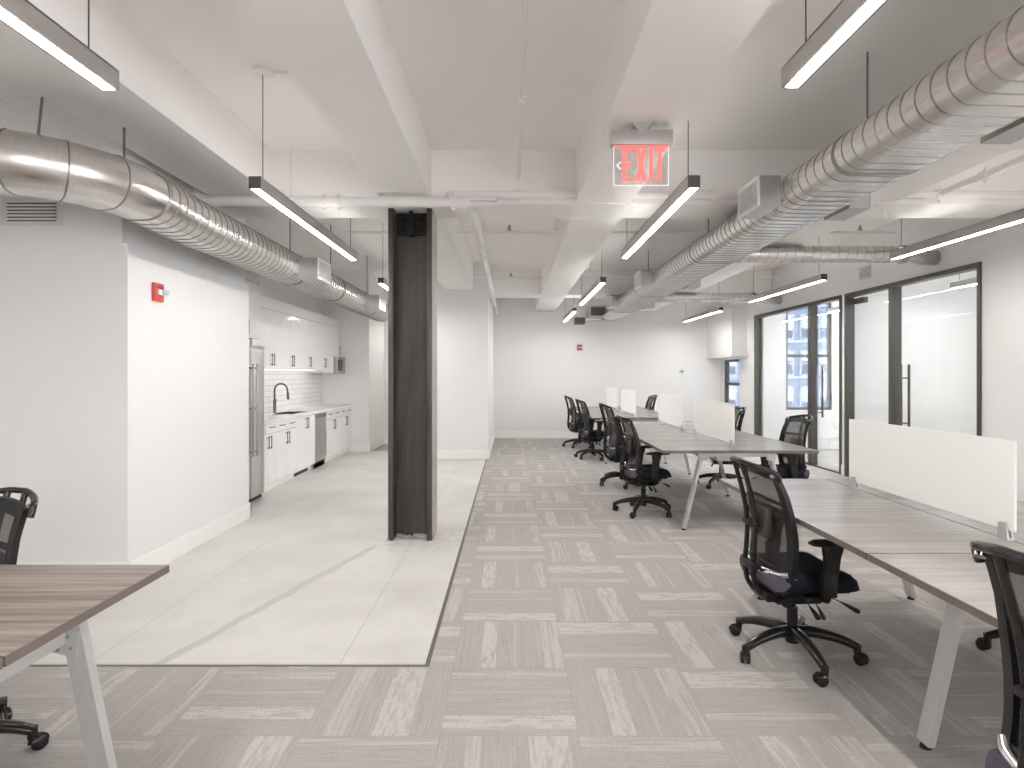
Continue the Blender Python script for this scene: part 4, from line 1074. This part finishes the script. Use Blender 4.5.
    # two spine rods
    for s in (-1, 1):
        P = smoothpath([(-0.10, s*0.045, 0.325), (-0.165, s*0.045, 0.335), (-0.222, s*0.045, 0.39), (-0.238, s*0.045, 0.48), (-0.230, s*0.045, 0.60), (-0.226, s*0.045, 0.72), (-0.246, s*0.047, 0.85), (-0.277, s*0.05, 0.97), (-0.299, s*0.05, 1.045)], 5)
        m = MB(); m.tube(P, 0.0125, 12); m.build('spine_rod', 'blackg', t, True)
    m = MB(); m.rbox(-0.255, -0.215, -0.065, 0.065, 0.475, 0.515, 0.008, 2); m.rbox(-0.225, -0.17, -0.05, 0.05, 0.478, 0.502, 0.006, 2); m.build('spine_clamp', 'black', t, True)
    m = MB(); m.rbox(-0.248, -0.212, -0.062, 0.062, 0.70, 0.725, 0.006, 2); m.rbox(-0.23, -0.17, -0.02, 0.02, 0.70, 0.74, 0.006, 2); m.build('spine_clamp', 'black', t, True)
    m = MB(); m.rbox(-0.20, -0.145, -0.085, 0.085, 0.645, 0.815, 0.022, 3); lb = m.build('lumbar_unit', 'lumbar', t, True)
    m = MB(); m.rbox(-0.206, -0.198, -0.02, 0.02, 0.70, 0.77, 0.004, 2); m.cyl((-0.204, 0, 0.675), (-0.198, 0, 0.675), 0.007, seg=10); m.build('lumbar_latch', 'blackg', lb, True)
    return t
r = math.radians
ch = make_chair('black mesh office chair at the nearest right hand desk, seen whole from behind', (1.50, 3.20, 0), r(4), r(196))
GC = 'black mesh office chairs'
ch['group'] = GC
for (x, y, a, lb) in (
    (1.47, 1.41, 3, 'black mesh office chair cut off at the lower right corner'),
    (1.435, 6.50, 5, 'black mesh office chair at the near end of the middle desk, aisle side'),
    (1.50, 8.10, 3, 'black mesh office chair at the far end of the middle desk, aisle side'),
    (1.455, 10.65, 6, 'black mesh office chair at the near end of the farthest desk, aisle side'),
    (1.41, 12.35, 4, 'black mesh office chair farthest away on the aisle side, by the far wall'),
    (2.93, 6.50, 187, 'black mesh office chair on the office side in front of the glass panel'),
    (2.82, 8.05, 172, 'black mesh office chair behind the near divider of the middle desk'),
    (2.80, 12.80, 180, 'black mesh office chair on the office side of the farthest desk'),
    (2.86, 3.12, 176, 'office chair across the nearest desk, only its casters showing'),
    (-2.20, 2.29, -105, 'black mesh office chair behind the brown desk at the left edge')):
    c_ = dup(ch, (x, y, 0), r(a), lb, GC)
    for bs in [k for k in kids(c_) if k.name.startswith(('star_base', 'caster'))]: bs.rotation_euler.z = r({1.435: -32, 1.455: 20, 1.41: 40}.get(x, 0) if y > 6 else 0)
    if x < 0: c_.scale = (1, 1, 0.955)
    if y < 2 and x > 0: c_.scale = (1, 1, 1.03)
    if 'far end of the middle' in lb: c_.scale = (1, 1, 1.05)

# ------------------------------------------------------------------ building across the street
t = thing('office_building', 'pale blue brick building across the street seen through the office window', 'building', (21.0, 46.0, -12.0))
m = MB(); m.box(-12, 12, 0, 8, 0, 34); m.build('wall', 'facade', t)
cols = [-10.0+1.45*k for k in range(15)]; rows = [8.0+2.75*k for k in range(7)]
for k in rows:
    m = MB(); m.box(-12, 12, -0.12, 0, k-0.35, k-0.15); m.build('string_course', 'stone', t)
for zz in rows:
    for xx in cols[2:11]:
        m = MB(); m.box(xx-0.5, xx+0.5, -0.1, 0.0, zz-0.15, zz+1.85); w = m.build('window', 'stone', t)
        m = MB(); m.box(xx-0.36, xx+0.36, -0.13, -0.1, zz+0.0, zz+1.65); m.build('pane', 'farglass', w)
        m = MB(); h = random.uniform(0.5, 1.1); m.box(xx-0.36, xx+0.36, -0.15, -0.131, zz+1.65-h, zz+1.65); m.box(xx-0.36, xx+0.36, -0.16, -0.131, zz+0.78, zz+0.86); m.build('blind', 'blind', w)

# ------------------------------------------------------------------ light
w = bpy.data.worlds.new('World'); sc.world = w; w.use_nodes = True
bg = w.node_tree.nodes['Background']; bg.inputs[0].default_value = (0.99, 0.985, 1.0, 1); bg.inputs[1].default_value = 7.0
def portal(name, loc, rot, sx, sy):
    l = bpy.data.lights.new(name, 'AREA'); l.shape = 'RECTANGLE'; l.size = sx; l.size_y = sy
    l.cycles.is_portal = True
    o = bpy.data.objects.new(name, l); C.objects.link(o); o.location = loc; o.rotation_euler = rot; return o
for (x0, x1) in RW: portal('window_portal', ((x0+x1)/2, -6.05, 1.82), (r(90), 0, r(0)), x1-x0, 2.25)
for (y0, y1) in LW: portal('window_portal', (-6.88, (y0+y1)/2, 1.85), (0, r(-90), 0), 2.2, y1-y0)
for (y0, y1) in SW: portal('window_portal', (4.91, (y0+y1)/2, 1.85), (0, r(90), 0), 2.2, y1-y0)
portal('window_portal', (5.96, 11.97, 1.86), (r(-90), 0, 0), 0.92, 2.17)
portal('window_portal', (7.48, 6.85, 1.85), (0, r(90), 0), 2.1, 0.9); portal('window_portal', (7.48, 10.45, 1.85), (0, r(90), 0), 2.1, 2.1)
portal('window_portal', (4.90, 13.39, 1.27), (0, r(90), 0), 1.08, 0.94)

# ------------------------------------------------------------------ camera
cam = bpy.data.cameras.new('Camera'); co = bpy.data.objects.new('Camera', cam); C.objects.link(co)
co.location = (0, 0, 1.5); co.rotation_euler = (r(90), 0, 0)
cam.sensor_width = 36; cam.lens = 600/1024*36; cam.shift_x = 1/1024; cam.shift_y = -10/1024; cam.clip_start = 0.05; cam.clip_end = 300
sc.camera = co
sc.view_settings.view_transform = 'Standard'; sc.view_settings.look = 'None'; sc.view_settings.gamma = 1.0
sc.view_settings.exposure = 1.28; sc.view_settings.use_curve_mapping = False
sc.cycles.max_bounces = 12; sc.cycles.diffuse_bounces = 9; sc.cycles.glossy_bounces = 4; sc.cycles.transparent_max_bounces = 16
sc.cycles.caustics_reflective = False; sc.cycles.caustics_refractive = False; sc.cycles.sample_clamp_indirect = 6
sc.cycles.use_denoising = True
